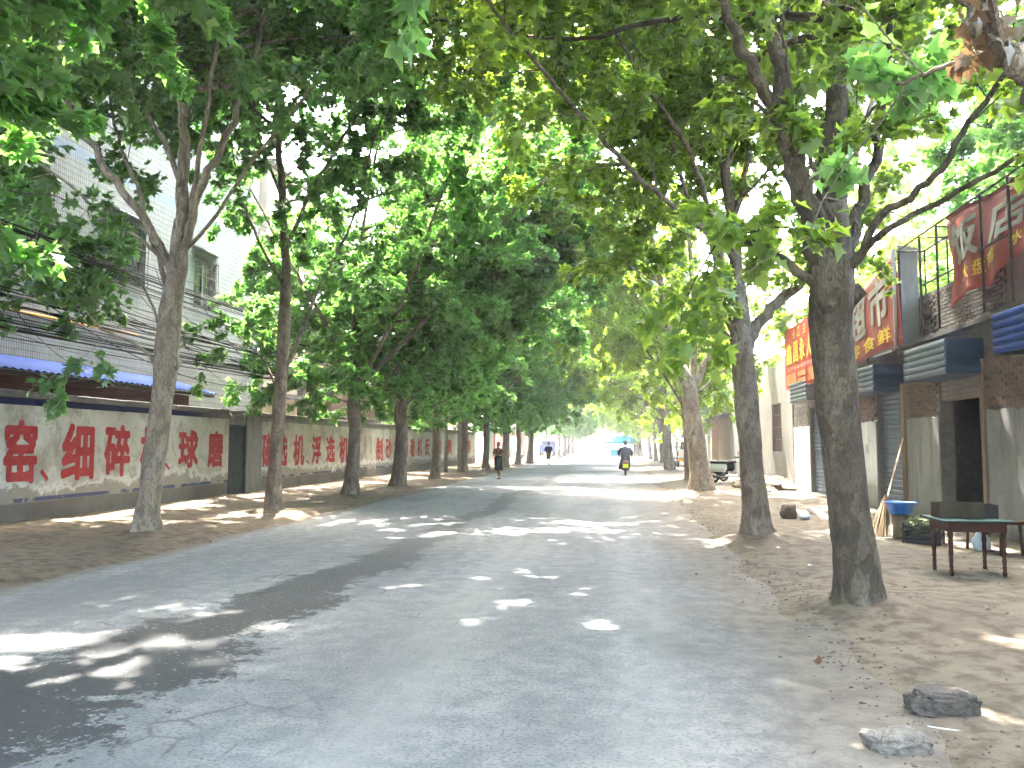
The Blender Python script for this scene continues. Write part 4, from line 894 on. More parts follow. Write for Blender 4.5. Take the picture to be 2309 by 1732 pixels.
# right 2
B = (RIGHT_X[1], RIGHT_T[1], g(RIGHT_X[1], RIGHT_T[1]) - .05)
tr = px_path([(1640, 1165), (1632, 1100), (1622, 980), (1612, 860), (1603, 760), (1598, 700)], B[1], B)
lead = px_path([(1598, 720), (1590, 600), (1578, 450), (1566, 300), (1556, 150), (1550, 0)], B[1], B, .4)
m1 = px_path([(1615, 750), (1645, 690), (1690, 640), (1735, 600), (1790, 500), (1840, 380), (1870, 250)], B[1], B, 1.2)
m2 = px_path([(1585, 720), (1555, 650), (1540, 540), (1490, 440), (1455, 330), (1430, 200), (1415, 60)], B[1], B, -.6)
m3 = px_path([(1585, 640), (1540, 520), (1480, 470), (1390, 390), (1290, 290), (1200, 190), (1110, 80), (1055, 10)], B[1], B, -3.4)
m4 = px_path([(1582, 560), (1530, 440), (1490, 330), (1400, 190), (1310, 30), (1270, -60)], B[1], B, -2.6)
m5 = px_path([(1580, 480), (1610, 380), (1620, 250), (1650, 120), (1690, 0)], B[1], B, .8)
m6 = px_path([(1590, 740), (1540, 700), (1470, 640), (1400, 600), (1340, 560)], B[1], B, -1.0)
limbs = [(ext(lead, 3.8), .125, .03, 1.0), (ext(m1, 2), .11, .03, .9), (ext(m2, 2.5), .05, .015, 1.0), (ext(m3, 1.8, .2), .055, .012, 1.25), (ext(m4, 2.0), .05, .012, 1.2), (ext(m5, 2.5), .05, .014, 1), (m6, .03, .008, 1.3)]
limbs += upper(random.Random(32), ext(lead, 6), 16, 3.0, 7.5) + upper(random.Random(36), ext(lead, 6), 10, 1.0, 7.0)
build_tree('plane_tree', 'second plane tree on the right verge with dark scarred fork', 'plane trees along the right verge', (tr, [.28, .205, .184, .18, .182, .175]), limbs, 12, 88000, M['leafy'], B, (.12, .20), [(Vector(tr[-2]) + Vector((-.14, 0, -.1)), (-.12, 0, .06), .06)], detail=300, lod=1)
# right 3
B = (RIGHT_X[2], RIGHT_T[2], g(RIGHT_X[2], RIGHT_T[2]) - .05)
tr = px_path([(1518, 1075), (1512, 1020), (1503, 950), (1494, 890), (1490, 840)], B[1], B)
n1 = px_path([(1484, 845), (1462, 780), (1442, 700), (1425, 600), (1402, 480), (1385, 350), (1370, 200)], B[1], B, -.8)
n2 = px_path([(1498, 850), (1520, 790), (1545, 740), (1560, 650), (1566, 520)], B[1], B, .6)
n3 = px_path([(1492, 845), (1500, 760), (1497, 640), (1490, 500), (1490, 350)], B[1], B, .6)
n4 = px_path([(1505, 850), (1545, 815), (1600, 760), (1650, 700)], B[1], B, 1.0)
limbs = [(ext(n1, 2), .13, .04, 1.2), (ext(n2, 3.5), .125, .04, 1.0), (ext(n3, 3), .11, .03, 1.2), (ext(n4, 2), .05, .015, 1.0)]
rg_ = random.Random(5)
for k in range(6):
    a = math.pi + rg_.uniform(-1.1, 1.1); s_ = n1[3 + k % 3]; p = [s_]; d_ = Vector((math.cos(a), math.sin(a) * .9, .35)).normalized()
    for j in range(3): d_ = (d_ + rv(rg_) * .15).normalized(); p.append(p[-1] + d_ * 1.5)
    limbs.append((p, .035, .01, 1.1))
limbs += upper(random.Random(39), ext(n3, 5), 14, 4.3, 7.0, 1.6)
build_tree('plane_tree', 'third plane tree on the right verge with smooth pale Y-shaped trunk', 'plane trees along the right verge', (tr, [.46, .33, .28, .25, .25]), limbs, 13, 52000, M['leafy'], B, (.13, .23), lod=1, bark='palebark')
# left 1
B = (LEFT_X[0], LEFT_T[0], g(LEFT_X[0], LEFT_T[0]) - .05)
tr = px_path([(313, 1160), (322, 1080), (335, 980), (348, 880), (358, 790), (366, 700), (375, 630), (386, 570)], B[1], B)
lead = px_path([(388, 580), (393, 460), (396, 330), (396, 200), (396, 80), (396, -40)], B[1], B, .3)
a1 = px_path([(375, 600), (345, 530), (300, 455), (235, 370), (175, 270), (110, 170), (50, 80), (20, -20)], B[1], B, -1.0)
a2 = px_path([(392, 570), (415, 470), (452, 370), (495, 290), (530, 180), (560, 80), (575, -20)], B[1], B, .6)
a3 = px_path([(398, 560), (418, 420), (440, 290), (462, 150), (470, 0)], B[1], B, -.8)
a4 = px_path([(362, 625), (340, 550), (318, 480), (295, 400), (265, 330), (245, 250)], B[1], B, .5)
a5 = px_path([(372, 590), (310, 520), (230, 470), (150, 400), (60, 330), (-30, 260)], B[1], B, -1.2)
a6 = px_path([(340, 790), (290, 740), (220, 710), (150, 640), (80, 600)], B[1], B, -.8)
a7 = px_path([(348, 740), (330, 660), (290, 600), (220, 570), (130, 550)], B[1], B, .6)
a8 = px_path([(378, 600), (382, 500), (384, 400), (390, 270), (380, 130), (395, 0)], B[1] - .3, B, -.6)
a9 = px_path([(400, 540), (470, 460), (560, 330), (640, 230), (740, 110)], B[1], B, -1.0)
b1 = px_path([(392, 400), (350, 300), (290, 200), (220, 100), (160, 0)], B[1], B, .6)
limbs = [(ext(lead, 3.5), .115, .03, 1.0), (ext(a1, 1.5), .085, .02, 1.0), (ext(a2, 2.5), .085, .02, 1.0), (ext(a3, 3), .05, .015, .9), (ext(a4, 1.5), .05, .014, 1.1), (ext(a5, 1, .2), .035, .01, 1.2), (a6, .03, .008, 1.3), (a7, .03, .008, 1.3), (ext(a8, 2), .028, .01, 1.0), (ext(a9, 1), .035, .01, 1.2), (ext(b1, 2), .05, .015, 1)]
limbs += upper(random.Random(33), ext(lead, 6), 15, .0, 7.5) + upper(random.Random(37), lead, 7, 2.6, 4.5) + upper(random.Random(46), lead, 6, 1.0, 4.5, .8) + upper(random.Random(38), ext(lead, 6), 6, 3.3, 5.0)
build_tree('plane_tree', 'leftmost pale mottled plane tree in front of the white tiled building', 'plane trees along the left wall', (tr, [.27, .185, .17, .17, .20, .18, .165, .16]), limbs, 21, 84000, M['leaf'], B, (.12, .20), [(Vector(tr[4]) + Vector((.14, 0, 0)), (.10, 0, .08), .06), (Vector(tr[4]) + Vector((-.1, -.05, 0)), (-.10, -.02, .10), .04)], detail=300, t0=.38, lod=1, bark='palebark')
# left 2
B = (LEFT_X[1], LEFT_T[1], g(LEFT_X[1], LEFT_T[1]) - .05)
tr = px_path([(590, 1110), (592, 1040), (598, 950), (605, 850), (610, 760), (615, 690)], B[1], B)
lead = px_path([(615, 700), (617, 560), (607, 420), (600, 260), (597, 120), (597, -20)], B[1], B, .3)
c1 = px_path([(602, 850), (570, 780), (530, 740), (480, 690)], B[1], B, .5); c2 = px_path([(616, 800), (650, 720), (700, 600), (760, 480), (800, 330)], B[1], B, -.8)
c3 = px_path([(612, 620), (560, 520), (520, 420), (500, 300)], B[1], B, .4); c4 = px_path([(612, 560), (660, 440), (720, 330), (800, 200), (860, 60)], B[1], B, -1.2); c5 = px_path([(606, 420), (560, 300), (540, 150), (520, 0)], B[1], B, .8)
limbs = [(ext(lead, 3), .11, .03, 1.3), (c1, .03, .008, 1.2), (ext(c2, 2), .045, .014, 1.3), (ext(c3, 2), .035, .012, 1.2), (ext(c4, 2), .05, .014, 1.4), (ext(c5, 2), .035, .01, 1.2)]
limbs += upper(random.Random(34), ext(lead, 6), 12, .1, 6.5, 2.2) + upper(random.Random(44), lead, 8, 3.4, 4.2, 1.2) + upper(random.Random(45), ext(lead, 5), 6, 3.2, 5.5, 1.2)
slim = build_tree('plane_tree', 'slim straight plane tree, second from the left before the wall', 'plane trees along the left wall', (tr, [.21, .15, .137, .135, .14, .13]), limbs, 22, 72000, M['leaf'], B, (.13, .22), detail=150, lod=1)
# three general trees, each built where it stands and then copied
protoL = []; protoR = []
for k, (i, r0) in enumerate(((2, .18), (3, .22))):
    rg_ = random.Random(50 + k); x, y = LEFT_X[i], LEFT_T[i]; zf = (3.0, 2.9, 3.3)[k]
    tr = [Vector((0, 0, -.05)), Vector((.03, 0, .5)), Vector((.08, .05, 1.6)), Vector((.05, 0, 2.5)), Vector((.10, 0, zf))]
    protoL.append(build_tree('plane_tree', ('third', 'fourth', 'fifth')[k] + ' plane tree from the left along the painted wall', 'plane trees along the left wall', (tr, [r0 * 1.45, r0 * 1.08, r0 * .97, r0 * .95, r0 * 1.0]),
        generic_limbs(rg_, tr[-1], zf, 6 + k % 2, 1.0, r0, 4, road=0.0), 60 + k, 90000, M['leaf'], (x, y, g(x, y)), (.13, .24), lod=2, stubs= [(tr[-1] - Vector((0, .1, .1)), (.1, -.1, .1), .05)]))
for k, (i, r0) in enumerate(((4, .25), (5, .17))):
    rg_ = random.Random(80 + k); x, y = RIGHT_X[i], RIGHT_T[i]; zf = 3.2
    tr = [Vector((0, 0, -.05)), Vector((-.03, 0, .5)), Vector((-.10, .05, 1.6)), Vector((-.15, 0, 2.5)), Vector((-.22, 0, zf))]
    protoR.append(build_tree('plane_tree', ('dark plane tree beside the pipe gate on the right verge', 'slender plane tree beyond the pipe gate on the right verge')[k], 'plane trees along the right verge', (tr, [r0 * 1.45, r0 * 1.08, r0 * .97, r0 * .95, r0 * 1.0]),
        generic_limbs(rg_, tr[-1], zf, 6, .95, r0, 3, road=math.pi), 90 + k, 86000, M['leafy'], (x, y, g(x, y)), (.13, .24), lod=2))
ordn = ['fifth', 'sixth', 'seventh', 'eighth', 'ninth', 'tenth', 'eleventh', 'twelfth', 'thirteenth', 'fourteenth', 'fifteenth']
for k, i in enumerate(range(4, len(LEFT_T))):
    x, y = LEFT_X[i], LEFT_T[i]; s_ = rnd.uniform(.92, 1.08)
    copy_tree(protoL[k % 2], None, (x, y, g(x, y)), rnd.uniform(-.7, .7), (s_, s_ * (-1 if k % 2 else 1), s_), ordn[k] + ' plane tree from the left in the row by the wall')
lab = {3: 'thin dark plane tree just behind the pale forked one on the right', 6: 'plane tree two places beyond the pipe gate on the right verge', 7: 'plane tree three places beyond the pipe gate on the right verge',
       8: 'first plane tree past the sunlit gap on the right verge', 9: 'second plane tree past the sunlit gap on the right verge', 10: 'third plane tree past the sunlit gap on the right verge', 11: 'farthest plane tree past the sunlit gap on the right verge'}
for i in lab:
    x, y = RIGHT_X[i], RIGHT_T[i]; s_ = rnd.uniform(.88, 1.0); w_ = .72 if i == 3 else s_
    copy_tree(protoR[1 if i in (3, 6, 7, 9) else 0], None, (x, y, g(x, y)), rnd.uniform(-.7, .7), (w_, w_ * (-1 if i % 3 else 1), s_), lab[i])
# tree at the right edge whose cut limb reaches into the frame
B = (2.55, 3.4, g(2.55, 3.4) - .05)
tr = [Vector((0, 0, 0)), Vector((.02, 0, .5)), Vector((.05, .05, 1.8)), Vector((.05, .1, 2.9))]
e1 = [Vector((.05, .1, 2.7))] + px_path([(2290, 215), (2215, 165), (2185, 135), (2140, 85), (2105, 20), (2060, -60)], 4.6, B, .3)
e2 = px_path([(2130, 115), (2050, 140), (1990, 165), (1950, 180), (1928, 178)], 4.9, B, .4)
limbs = [(ext(e1, 1.5), .10, .03, .8), (e2, .018, .010, .8)] + upper(random.Random(3), [tr[-1], tr[-1] + Vector((.1, 0, 3)), tr[-1] + Vector((.2, .1, 7.5))], 9, 2.4, 5.0, 2.0)
build_tree('plane_tree', 'plane tree off the right edge, its thick limb crossing the top right corner', 'plane trees along the right verge', (tr, [.32, .21, .19, .2]), limbs, 33, 26000, M['leaf'], B, (.10, .16), detail=300, lod=1)
# tree added to the row just out of frame, for shade and corner leaves
copy_tree(slim, None, (-7.7, 8.0, g(-7.7, 8.0) - .05), 1.9, (1, 1, 1), 'plane tree added just out of frame on the left, its high leaves reaching in')
# unseen trees added beside and behind the viewpoint to shade the foreground
for k, (x, y, pr) in enumerate(((-7.6, 3.6, 1), (-7.7, -3.0, 0), (2.7, -2.6, 2), (2.6, -8.5, 3))):
    p = (protoL + protoR)[pr]; c_ = copy_tree(p, None, (x, y, g(x, y)), 1.1 * k + .4, (1, 1, 1), ('unseen plane tree added on the left verge beside the viewpoint', 'unseen plane tree added on the left verge behind the viewpoint', 'unseen plane tree added on the right verge behind the viewpoint', 'rearmost unseen plane tree, added on the right verge behind the viewpoint')[k])
# trees behind the wall and behind the shops
for k, (x, y, s_) in enumerate(((-14.5, 48, .8), (-17, 55, .9), (-14.0, 58.5, .7), (-24, 95, 1), (-16, 142, 1), (13.0, 19.5, 1.0), (13.5, 27, 1.0), (13.5, 34, 1.0), (14.5, 43, 1.0), (9.5, 60, .7), (17, 75, 1), (10, 100, .9), (9, 122, 1.0), (8, 150, 1.0), (-9, 175, 1.1), (6.5, 165, 1), (-3.5, 230, 1.1), (6, 215, 1))):
    c_ = copy_tree((protoL + protoR)[k % 4], None, (x, y, 0), rnd.uniform(0, 6.28), (s_, s_, s_ * .95), 'leafy tree standing behind the boundary wall' if x < 0 and y < 60 else ('leafy tree rising behind the shop roofs' if x > 12 and y < 60 else 'distant leafy tree beyond the end of the rows'))
    if x > 12 and y < 60: c_['label'] = 'leafy tree rising behind the shop roofs, ' + {19.5: 'nearest the torn banner', 27: 'behind the small red sign', 34: 'behind the grey rendered building', 43: 'farthest, above the open shed'}[y]
    c_['group'] = 'trees behind the wall' if x < 0 and y < 60 else ('trees behind the shops' if x > 12 and y < 60 else 'distant trees')
# bunch of dry leaves caught on the near limb
b_ = np.random.default_rng(9); P = np.array([(atY(2235, 60, 4.7) + Vector((b_.normal(0, .09), b_.normal(0, .12), b_.normal(0, .10))))[:] for _ in range(70)])
o = link('dry_leaf_bunch', leaf_mesh('dry_leaf_bunch', P, b_.normal(0, .5, (70, 3)) + [0, 0, -1], b_.normal(0, 1, (70, 3)), b_.uniform(.08, .15, 70), b_.random(70)), M['dead']); tag(o, 'bunch of dry brown leaves hanging at the top right corner', 'dead leaves', kind='stuff')

# ------------------------------------------------------------------ poles and cables
t = thing('concrete_pole', 'grey concrete utility pole standing between trees near the wall', 'utility pole', (-8.5, 45.5, 0))
b = MB(); b.tube([(0, 0, -.1), (0, 0, 9)], [.17, .11], 12); b.obj('shaft', M['cement'], t)
for z in (6.6, 5.4): b = MB(); b.box(-.6, .6, -.14, -.10, z, z + .07); b.obj('crossarm', M['iron'], t)
t = thing('thin_steel_pole', 'thin dark pole beside the concrete pole near the wall', 'pole', (-8.9, 43.5, 0))
b = MB(); b.tube([(0, 0, -.1), (0, 0, 6)], [.10, .09], 10); b.obj('shaft', M['greyplaster'], t)
rc = random.Random(77)
def cable(a, b_, sag, r=.009, label=None):
    a = Vector(a); b_ = Vector(b_); pts = []; w1, w2 = rc.uniform(-.12, .12), rc.uniform(0, 6)
    for i in range(25):
        u = i / 24; p = a.lerp(b_, u); p.z -= sag * 4 * u * (1 - u); p.x += w1 * math.sin(u * 7 + w2) * .6; p.z += w1 * math.sin(u * 11 + w2) * .35; pts.append(p)
    m_ = MB(); m_.tube(pts, r, 4); o = m_.obj('overhead_cable', M['cable'])
    tag(o, label or 'black overhead cable in the tangled bundles before the tiled building', 'cable', 'overhead cables along the wall'); return o
for (za, zb, n_, sp, x0) in ((4.75, 5.1, 15, .10, -9.1), (4.05, 4.5, 12, .28, -9.5), (3.45, 4.3, 14, .16, -9.4)):
    for k in range(n_):
        cable((x0 + rc.gauss(0, .12), 5.0, za + rc.gauss(0, sp)), (-8.5 + rc.gauss(0, .2), 47, zb + .4 + rc.gauss(0, sp)), rc.uniform(.25, .75), rc.uniform(.006, .013), 'black cable in the %s bundle strung before the tiled building' % ('highest' if za > 4.5 else 'middle' if za > 4 else 'lowest'))
for k in range(14):
    y0 = rc.uniform(8, 18); cable((-9.3 + rc.gauss(0, .2), y0, rc.uniform(3.2, 5.0)), (-12.95 if k % 2 else -9.4, y0 + rc.uniform(8, 18), rc.uniform(3.0, 5.6)), rc.uniform(.1, .8), rc.uniform(.006, .011), 'black cable looping across the tangle towards the tiled building')
cable((-8.4, 47, 5.9), (5.0, 64, 5.0), .5, .012, 'thin black cable crossing above the road far down the street')

# ------------------------------------------------------------------ people
def sphere(c, r, sx=1, sy=1, sz=1, seg=14):
    b = MB(); c = Vector(c); rings = seg // 2 + 2
    rr = []
    for i in range(rings + 1):
        a = -math.pi / 2 + math.pi * i / rings; rr.append((c + Vector((0, 0, math.sin(a) * r * sz)), max(.0005, math.cos(a) * r * sx), max(.0005, math.cos(a) * r * sy)))
    return b.loft(rr, seg)
def body_mesh(J, name='body'):
    """J: list of (point, radius, parent index); one continuous skinned figure"""
    me = bpy.data.meshes.new(name); me.from_pydata([j[0] for j in J], [(j[2], i) for i, j in enumerate(J) if j[2] is not None], [])
    o = bpy.data.objects.new(name, me); C.objects.link(o); sk = o.modifiers.new('skin', 'SKIN'); ss = o.modifiers.new('sub', 'SUBSURF'); ss.levels = ss.render_levels = 2
    for i, v in enumerate(me.skin_vertices[0].data): v.radius = (J[i][1], J[i][1]) if not hasattr(J[i][1], '__len__') else J[i][1]
    me.skin_vertices[0].data[0].use_root = True
    m2 = bpy.data.meshes.new_from_object(o.evaluated_get(bpy.context.evaluated_depsgraph_get())); bpy.data.objects.remove(o)
    m2.polygons.foreach_set('use_smooth', [True] * len(m2.polygons)); return m2
def figure(label, loc, rz, H, arms, legs, clothes, lean=0.0):
    """arms/legs: joint offsets; the figure faces +y locally"""
    k = H / 1.70; root = thing('person', label, 'person', loc, rz)
    J = [((0, 0, .95 * k), .12 * k, None)]
    def add(p, r, par): J.append((tuple(x * k for x in p), r * k if not hasattr(r, '__len__') else (r[0] * k, r[1] * k), par)); return len(J) - 1
    s1_ = add((0, lean * .3, 1.12), .11, 0); s2_ = add((0, lean * .7, 1.30), .125, s1_); nk = add((0, lean, 1.45), .055, s2_); add((0, lean + .01, 1.53), .06, nk)
    for s_, arm in zip((-1, 1), arms):
        sh = add((s_ * .17, lean * .9, 1.40), .055, s2_); el = add(arm[0], .042, sh); wr = add(arm[1], .028, el)
        d_ = (Vector(arm[1]) - Vector(arm[0])).normalized(); pm = add(tuple(Vector(arm[1]) + d_ * .06), (.036, .018), wr)
        side = d_.cross(Vector((0, 0, 1))); side = side.normalized() if side.length > .1 else Vector((1, 0, 0)); 
        for f in range(4): add(tuple(Vector(arm[1]) + d_ * (.15 + .012 * (1 - abs(f - 1.5))) + side * (f - 1.5) * .02 + Vector((0, 0, -.02))), .008, pm)
        add(tuple(Vector(arm[1]) + d_ * .07 + side * s_ * .045 + Vector((0, 0, .015))), .009, wr)
    for s_, lg in zip((-1, 1), legs):
        hp = add((s_ * .09, 0, .90), .085, 0); kn = add(lg[0], .055, hp); an = add(lg[1], .035, kn); add((lg[1][0], lg[1][1] + .13, lg[1][2] - .055), (.035, .025), an)
    o = link('body', body_mesh(J), M['skin'], root)
    hz = 1.60; hy = lean + .02
    hd = sphere((0, hy * k, hz * k), .098 * k, .80, .98, 1.18); hd.add(*(lambda b: (b.v, b.f))(MB().loft([((0, (hy + .105) * k, (hz - .035) * k), .016 * k, .012 * k), ((0, (hy + .095) * k, (hz + .015) * k), .008 * k, .008 * k)], 8)))
    for s_ in (-1, 1): e = sphere((s_ * .078 * k, hy * k, hz * k), .022 * k, .4, 1, 1.3, 8); hd.add(e.v, e.f)
    h = hd.obj('head', M['skin'], root, smooth=True)
    for s_ in (-1, 1): sphere((s_ * .032 * k, (hy + .088) * k, (hz + .015) * k), .011 * k, 1.2, .5, .7, 8).obj('eye', M['hair'], h)
    b = MB(); b.box(-.022 * k, .022 * k, (hy + .085) * k, (hy + .095) * k, (hz - .062) * k, (hz - .054) * k); b.obj('mouth', M['tan'], h)
    sphere((0, (hy - .02) * k, (hz + .025) * k), .104 * k, .84, .98, 1.12).obj('hair', M['hair'], root, smooth=True)
    for nm, mm, rings in clothes:
        b = MB()
        for rr in rings: b.loft([((c_[0] * k, c_[1] * k, c_[2] * k), rx_ * k, ry_ * k) for (c_, rx_, ry_) in rr], 16) if not isinstance(rr, tuple) else b.tube([Vector(p) * k for p in rr[0]], [r_ * k for r_ in rr[1]], 10)
        b.obj(nm, mm, root, smooth=True)
    return root, k
gx = lambda px, py, Y: atY(px, py, Y).x
# woman walking, head bowed over what she holds
Yw = 35.6; x = gx(1124, 1040, Yw)
arms = [((-.24, .02, 1.12), (-.10, .24, 1.10)), ((.24, .02, 1.12), (.12, .26, 1.12))]; legs = [((-.09, .06, .50), (-.07, .02, .09)), ((.08, -.02, .50), (.04, -.10, .10))]
wo, k = figure('woman in brown short-sleeved blouse and dark calf-length skirt walking on the left road edge', (x, Yw, .02), math.pi - .35, 1.58, arms, legs, [
    ('blouse', M['tan'], [[((0, 0, 1.0), .165, .115), ((0, 0, 1.12), .145, .105), ((0, 0, 1.28), .175, .12), ((0, 0, 1.38), .175, .105), ((0, 0, 1.445), .09, .07)], ([(-.15, 0, 1.40), (-.21, .01, 1.28), (-.235, .02, 1.17)], [.075, .070, .066]), ([(.15, 0, 1.40), (.21, .01, 1.28), (.235, .02, 1.17)], [.075, .070, .066])]),
    ('skirt', M['blackc'], [[((0, 0, 1.08), .15, .11), ((0, 0, .95), .19, .13), ((0, 0, .75), .205, .15), ((.0, 0, .42), .20, .15)]]),
    ('shoe', M['blackc'], [[((-.07, .06, .0), .042, .11), ((-.07, .05, .05), .036, .09), ((-.07, .02, .075), .03, .05)]]), ('shoe', M['blackc'], [[((.04, -.05, .0), .042, .11), ((.04, -.06, .05), .036, .09), ((.04, -.09, .075), .03, .05)]])])
b = MB(); b.box(-.04, .04, -.005, .005, -.07, .07); tag(b.obj('mobile_phone', M['blackpl'], loc=(x + .02, Yw - .30, 1.06), rot=(-.9, 0, 0)), 'dark handset in the hands of the woman in the brown blouse', 'phone')
# man farther on, seen against the glare
Ym = 60.0; x = gx(1237, 1040, Ym)
arms = [((-.25, .0, 1.12), (-.17, .20, 1.02)), ((.25, .0, 1.12), (.17, .20, 1.02))]; legs = [((-.07, .10, .50), (-.03, .04, .09)), ((.07, -.02, .50), (.03, -.12, .12))]
figure('man in navy t-shirt and dark shorts walking away from us down the road', (x, Ym, .02), .1, 1.62, arms, legs, [
    ('t_shirt', M['navy'], [[((0, 0, .88), .19, .13), ((0, 0, 1.05), .18, .125), ((0, 0, 1.28), .205, .13), ((0, 0, 1.40), .19, .11), ((0, 0, 1.45), .08, .07)], ([(-.16, 0, 1.40), (-.23, 0, 1.27), (-.25, 0, 1.14)], [.08, .075, .07]), ([(.16, 0, 1.40), (.23, 0, 1.27), (.25, 0, 1.14)], [.08, .075, .07])]),
    ('trousers', M['blackc'], [[((0, 0, 1.0), .16, .12), ((0, 0, .86), .175, .13)], ([(-.09, 0, .92), (-.085, .08, .62), (-.07, .10, .48)], [.10, .09, .075]), ([(.09, 0, .92), (.08, 0, .62), (.07, -.01, .48)], [.10, .09, .075])]),
    ('shoe', M['blackc'], [[((-.03, .08, .0), .042, .12), ((-.03, .06, .06), .035, .08)]]), ('shoe', M['blackc'], [[((.03, -.08, .02), .042, .12), ((.03, -.10, .08), .035, .08)]])])

# ------------------------------------------------------------------ scooters
def wheel(parent, y, r=.23, wd=.05):
    b = MB(); ns, nr = 20, 8; vs = []
    for i in range(ns):
        a = 2 * math.pi * i / ns
        for j in range(nr):
            c_ = 2 * math.pi * j / nr; rr = r - wd + wd * math.cos(c_); vs.append((wd * 1.0 * math.sin(c_), y + math.cos(a) * rr, r + math.sin(a) * rr))
    b.add(vs, [(i * nr + j, i * nr + (j + 1) % nr, ((i + 1) % ns) * nr + (j + 1) % nr, ((i + 1) % ns) * nr + j) for i in range(ns) for j in range(nr)])
    wh = b.obj('wheel', M['rubber'], parent, smooth=True); b = MB(); b.tube([(-.03, y, r), (.03, y, r)], r * .55, 14); b.obj('rim', M['chrome'], wh); return wh
def scooter(label, loc, rz, body_m, plate=True, group=None):
    s = thing('scooter', label, 'scooter', loc, rz, group)      # front towards +y
    wheel(s, .62); wheel(s, -.58)
    b = MB(); b.loft([((0, -.50, .42), .14, .36), ((0, -.50, .55), .17, .42), ((0, -.46, .68), .15, .38), ((0, -.42, .74), .10, .30)], 16); b.obj('rear_body', body_m, s, smooth=True)
    b = MB(); b.loft([((0, -.36, .74), .13, .36), ((0, -.38, .80), .145, .38), ((0, -.40, .84), .12, .34)], 16); b.obj('seat', M['blackpl'], s, smooth=True)
    b = MB(); b.box(-.15, .15, -.15, .42, .24, .31); bevel(b.obj('footboard', body_m, s), .02)
    b = MB(); b.add([(-.20, .36, .28), (.20, .36, .28), (.17, .30, .86), (-.17, .30, .86), (-.10, .52, .28), (.10, .52, .28), (.08, .42, .90), (-.08, .42, .90)], [(0, 3, 2, 1), (4, 5, 6, 7), (0, 1, 5, 4), (3, 7, 6, 2), (0, 4, 7, 3), (1, 2, 6, 5)]); bevel(b.obj('front_shield', body_m, s), .03)
    b = MB(); b.loft([((0, .62, .40), .07, .22), ((0, .62, .48), .06, .18), ((0, .60, .51), .03, .10)], 12); b.obj('front_mudguard', body_m, s, smooth=True)
    for x in (-.07, .07): b = MB(); b.tube([(x, .62, .24), (x * .6, .44, .86)], .016, 8); b.obj('fork', M['chrome'], s)
    b = MB(); b.tube([(-.32, .30, 1.0), (-.20, .38, .98), (0, .40, .95), (.20, .38, .98), (.32, .30, 1.0)], .014, 8); h = b.obj('handlebar', M['blackpl'], s)
    for x in (-1, 1):
        b = MB(); b.tube([(x * .34, .28, 1.0), (x * .24, .35, .99)], .02, 8); b.obj('grip', M['rubber'], h)
        b = MB(); b.tube([(x * .18, .38, .98), (x * .26, .40, 1.14)], .006, 6); b.loft([((x * .27, .40, 1.12), .05, .012), ((x * .27, .40, 1.17), .055, .014), ((x * .27, .40, 1.21), .03, .01)], 10); b.obj('mirror', M['blackpl'], s, smooth=True)
    b = MB(); b.loft([((0, .44, .86), .09, .05), ((0, .45, .93), .11, .07), ((0, .43, 1.0), .08, .05)], 12); b.obj('headlight', M['chrome'], s, smooth=True)
    b = MB(); b.box(-.07, .07, -.945, -.915, .60, .66); b.obj('tail_light', M['bannerb'], s)
    b = MB(); b.tube([(.10, -.1, .22), (.13, -.5, .24), (.15, -.82, .30)], [.03, .045, .05], 10); b.obj('exhaust', M['iron'], s)
    b = MB()
    for x in (-.10, .10): b.tube([(x, -.70, .80), (x, -1.0, .84)], .010, 6)
    b.tube([(-.10, -1.0, .84), (.10, -1.0, .84)], .010, 6); b.tube([(-.10, -.85, .825), (.10, -.85, .825)], .010, 6); b.obj('rack', M['iron'], s)
    b = MB(); b.box(-.10, .10, -.93, -.70, .26, .56); b.obj('rear_mudguard', M['blackpl'], s)
    if plate: b = MB(); b.box(-.13, .13, -.955, -.934, .38, .56); p = b.obj('number_plate', M['plate'], s)
    return s
Yr = 41.2; xr_ = gx(1410, 1040, Yr)
sc1 = scooter('dark scooter ridden away along the road by the man in slate jacket', (xr_, Yr, .02), 0, M['blackpl'])
arms = [((-.30, .14, 1.16), (-.30, .40, 1.04)), ((.30, .12, 1.14), (.30, .40, 1.04))]; legs = [((-.14, .36, .86), (-.15, .28, .38)), ((.14, .36, .86), (.15, .28, .38))]
rd, k = figure('rider in slate blue jacket and wide dark cap seated on the moving scooter', (xr_, Yr - .42, -.06), 0, 1.72, arms, legs, [
    ('jacket', M['slatec'], [[((0, 0, .86), .21, .15), ((0, 0, 1.05), .22, .15), ((0, .0, 1.25), .235, .15), ((0, .0, 1.38), .21, .12), ((0, 0, 1.45), .09, .08)], ([(-.17, 0, 1.40), (-.29, .08, 1.22), (-.31, .16, 1.14), (-.30, .34, 1.06)], [.085, .085, .08, .06]), ([(.17, 0, 1.40), (.29, .08, 1.22), (.31, .14, 1.13), (.30, .34, 1.06)], [.085, .085, .08, .06])]),
    ('trousers', M['blackc'], [([(-.10, 0, .92), (-.14, .34, .87), (-.15, .30, .62), (-.15, .27, .40)], [.12, .095, .085, .08]), ([(.10, 0, .92), (.14, .34, .87), (.15, .30, .62), (.15, .27, .40)], [.12, .095, .085, .08])]),
    ('coat_tail', M['blackc'], [[((-.02, -.02, .90), .20, .15), ((-.05, -.04, .75), .23, .17), ((-.10, -.05, .50), .22, .12), ((-.22, -.04, .36), .10, .06)]]),
    ('shoe', M['blackc'], [[((-.15, .34, .32), .045, .13), ((-.15, .31, .40), .04, .08)]]), ('shoe', M['blackc'], [[((.15, .34, .32), .045, .13), ((.15, .31, .40), .04, .08)]]),
    ('cap', M['blackc'], [[((-.02, .02, 1.655), .17, .15), ((-.02, .02, 1.67), .16, .14), ((0, .02, 1.69), .10, .11), ((0, .02, 1.74), .07, .08)]])])
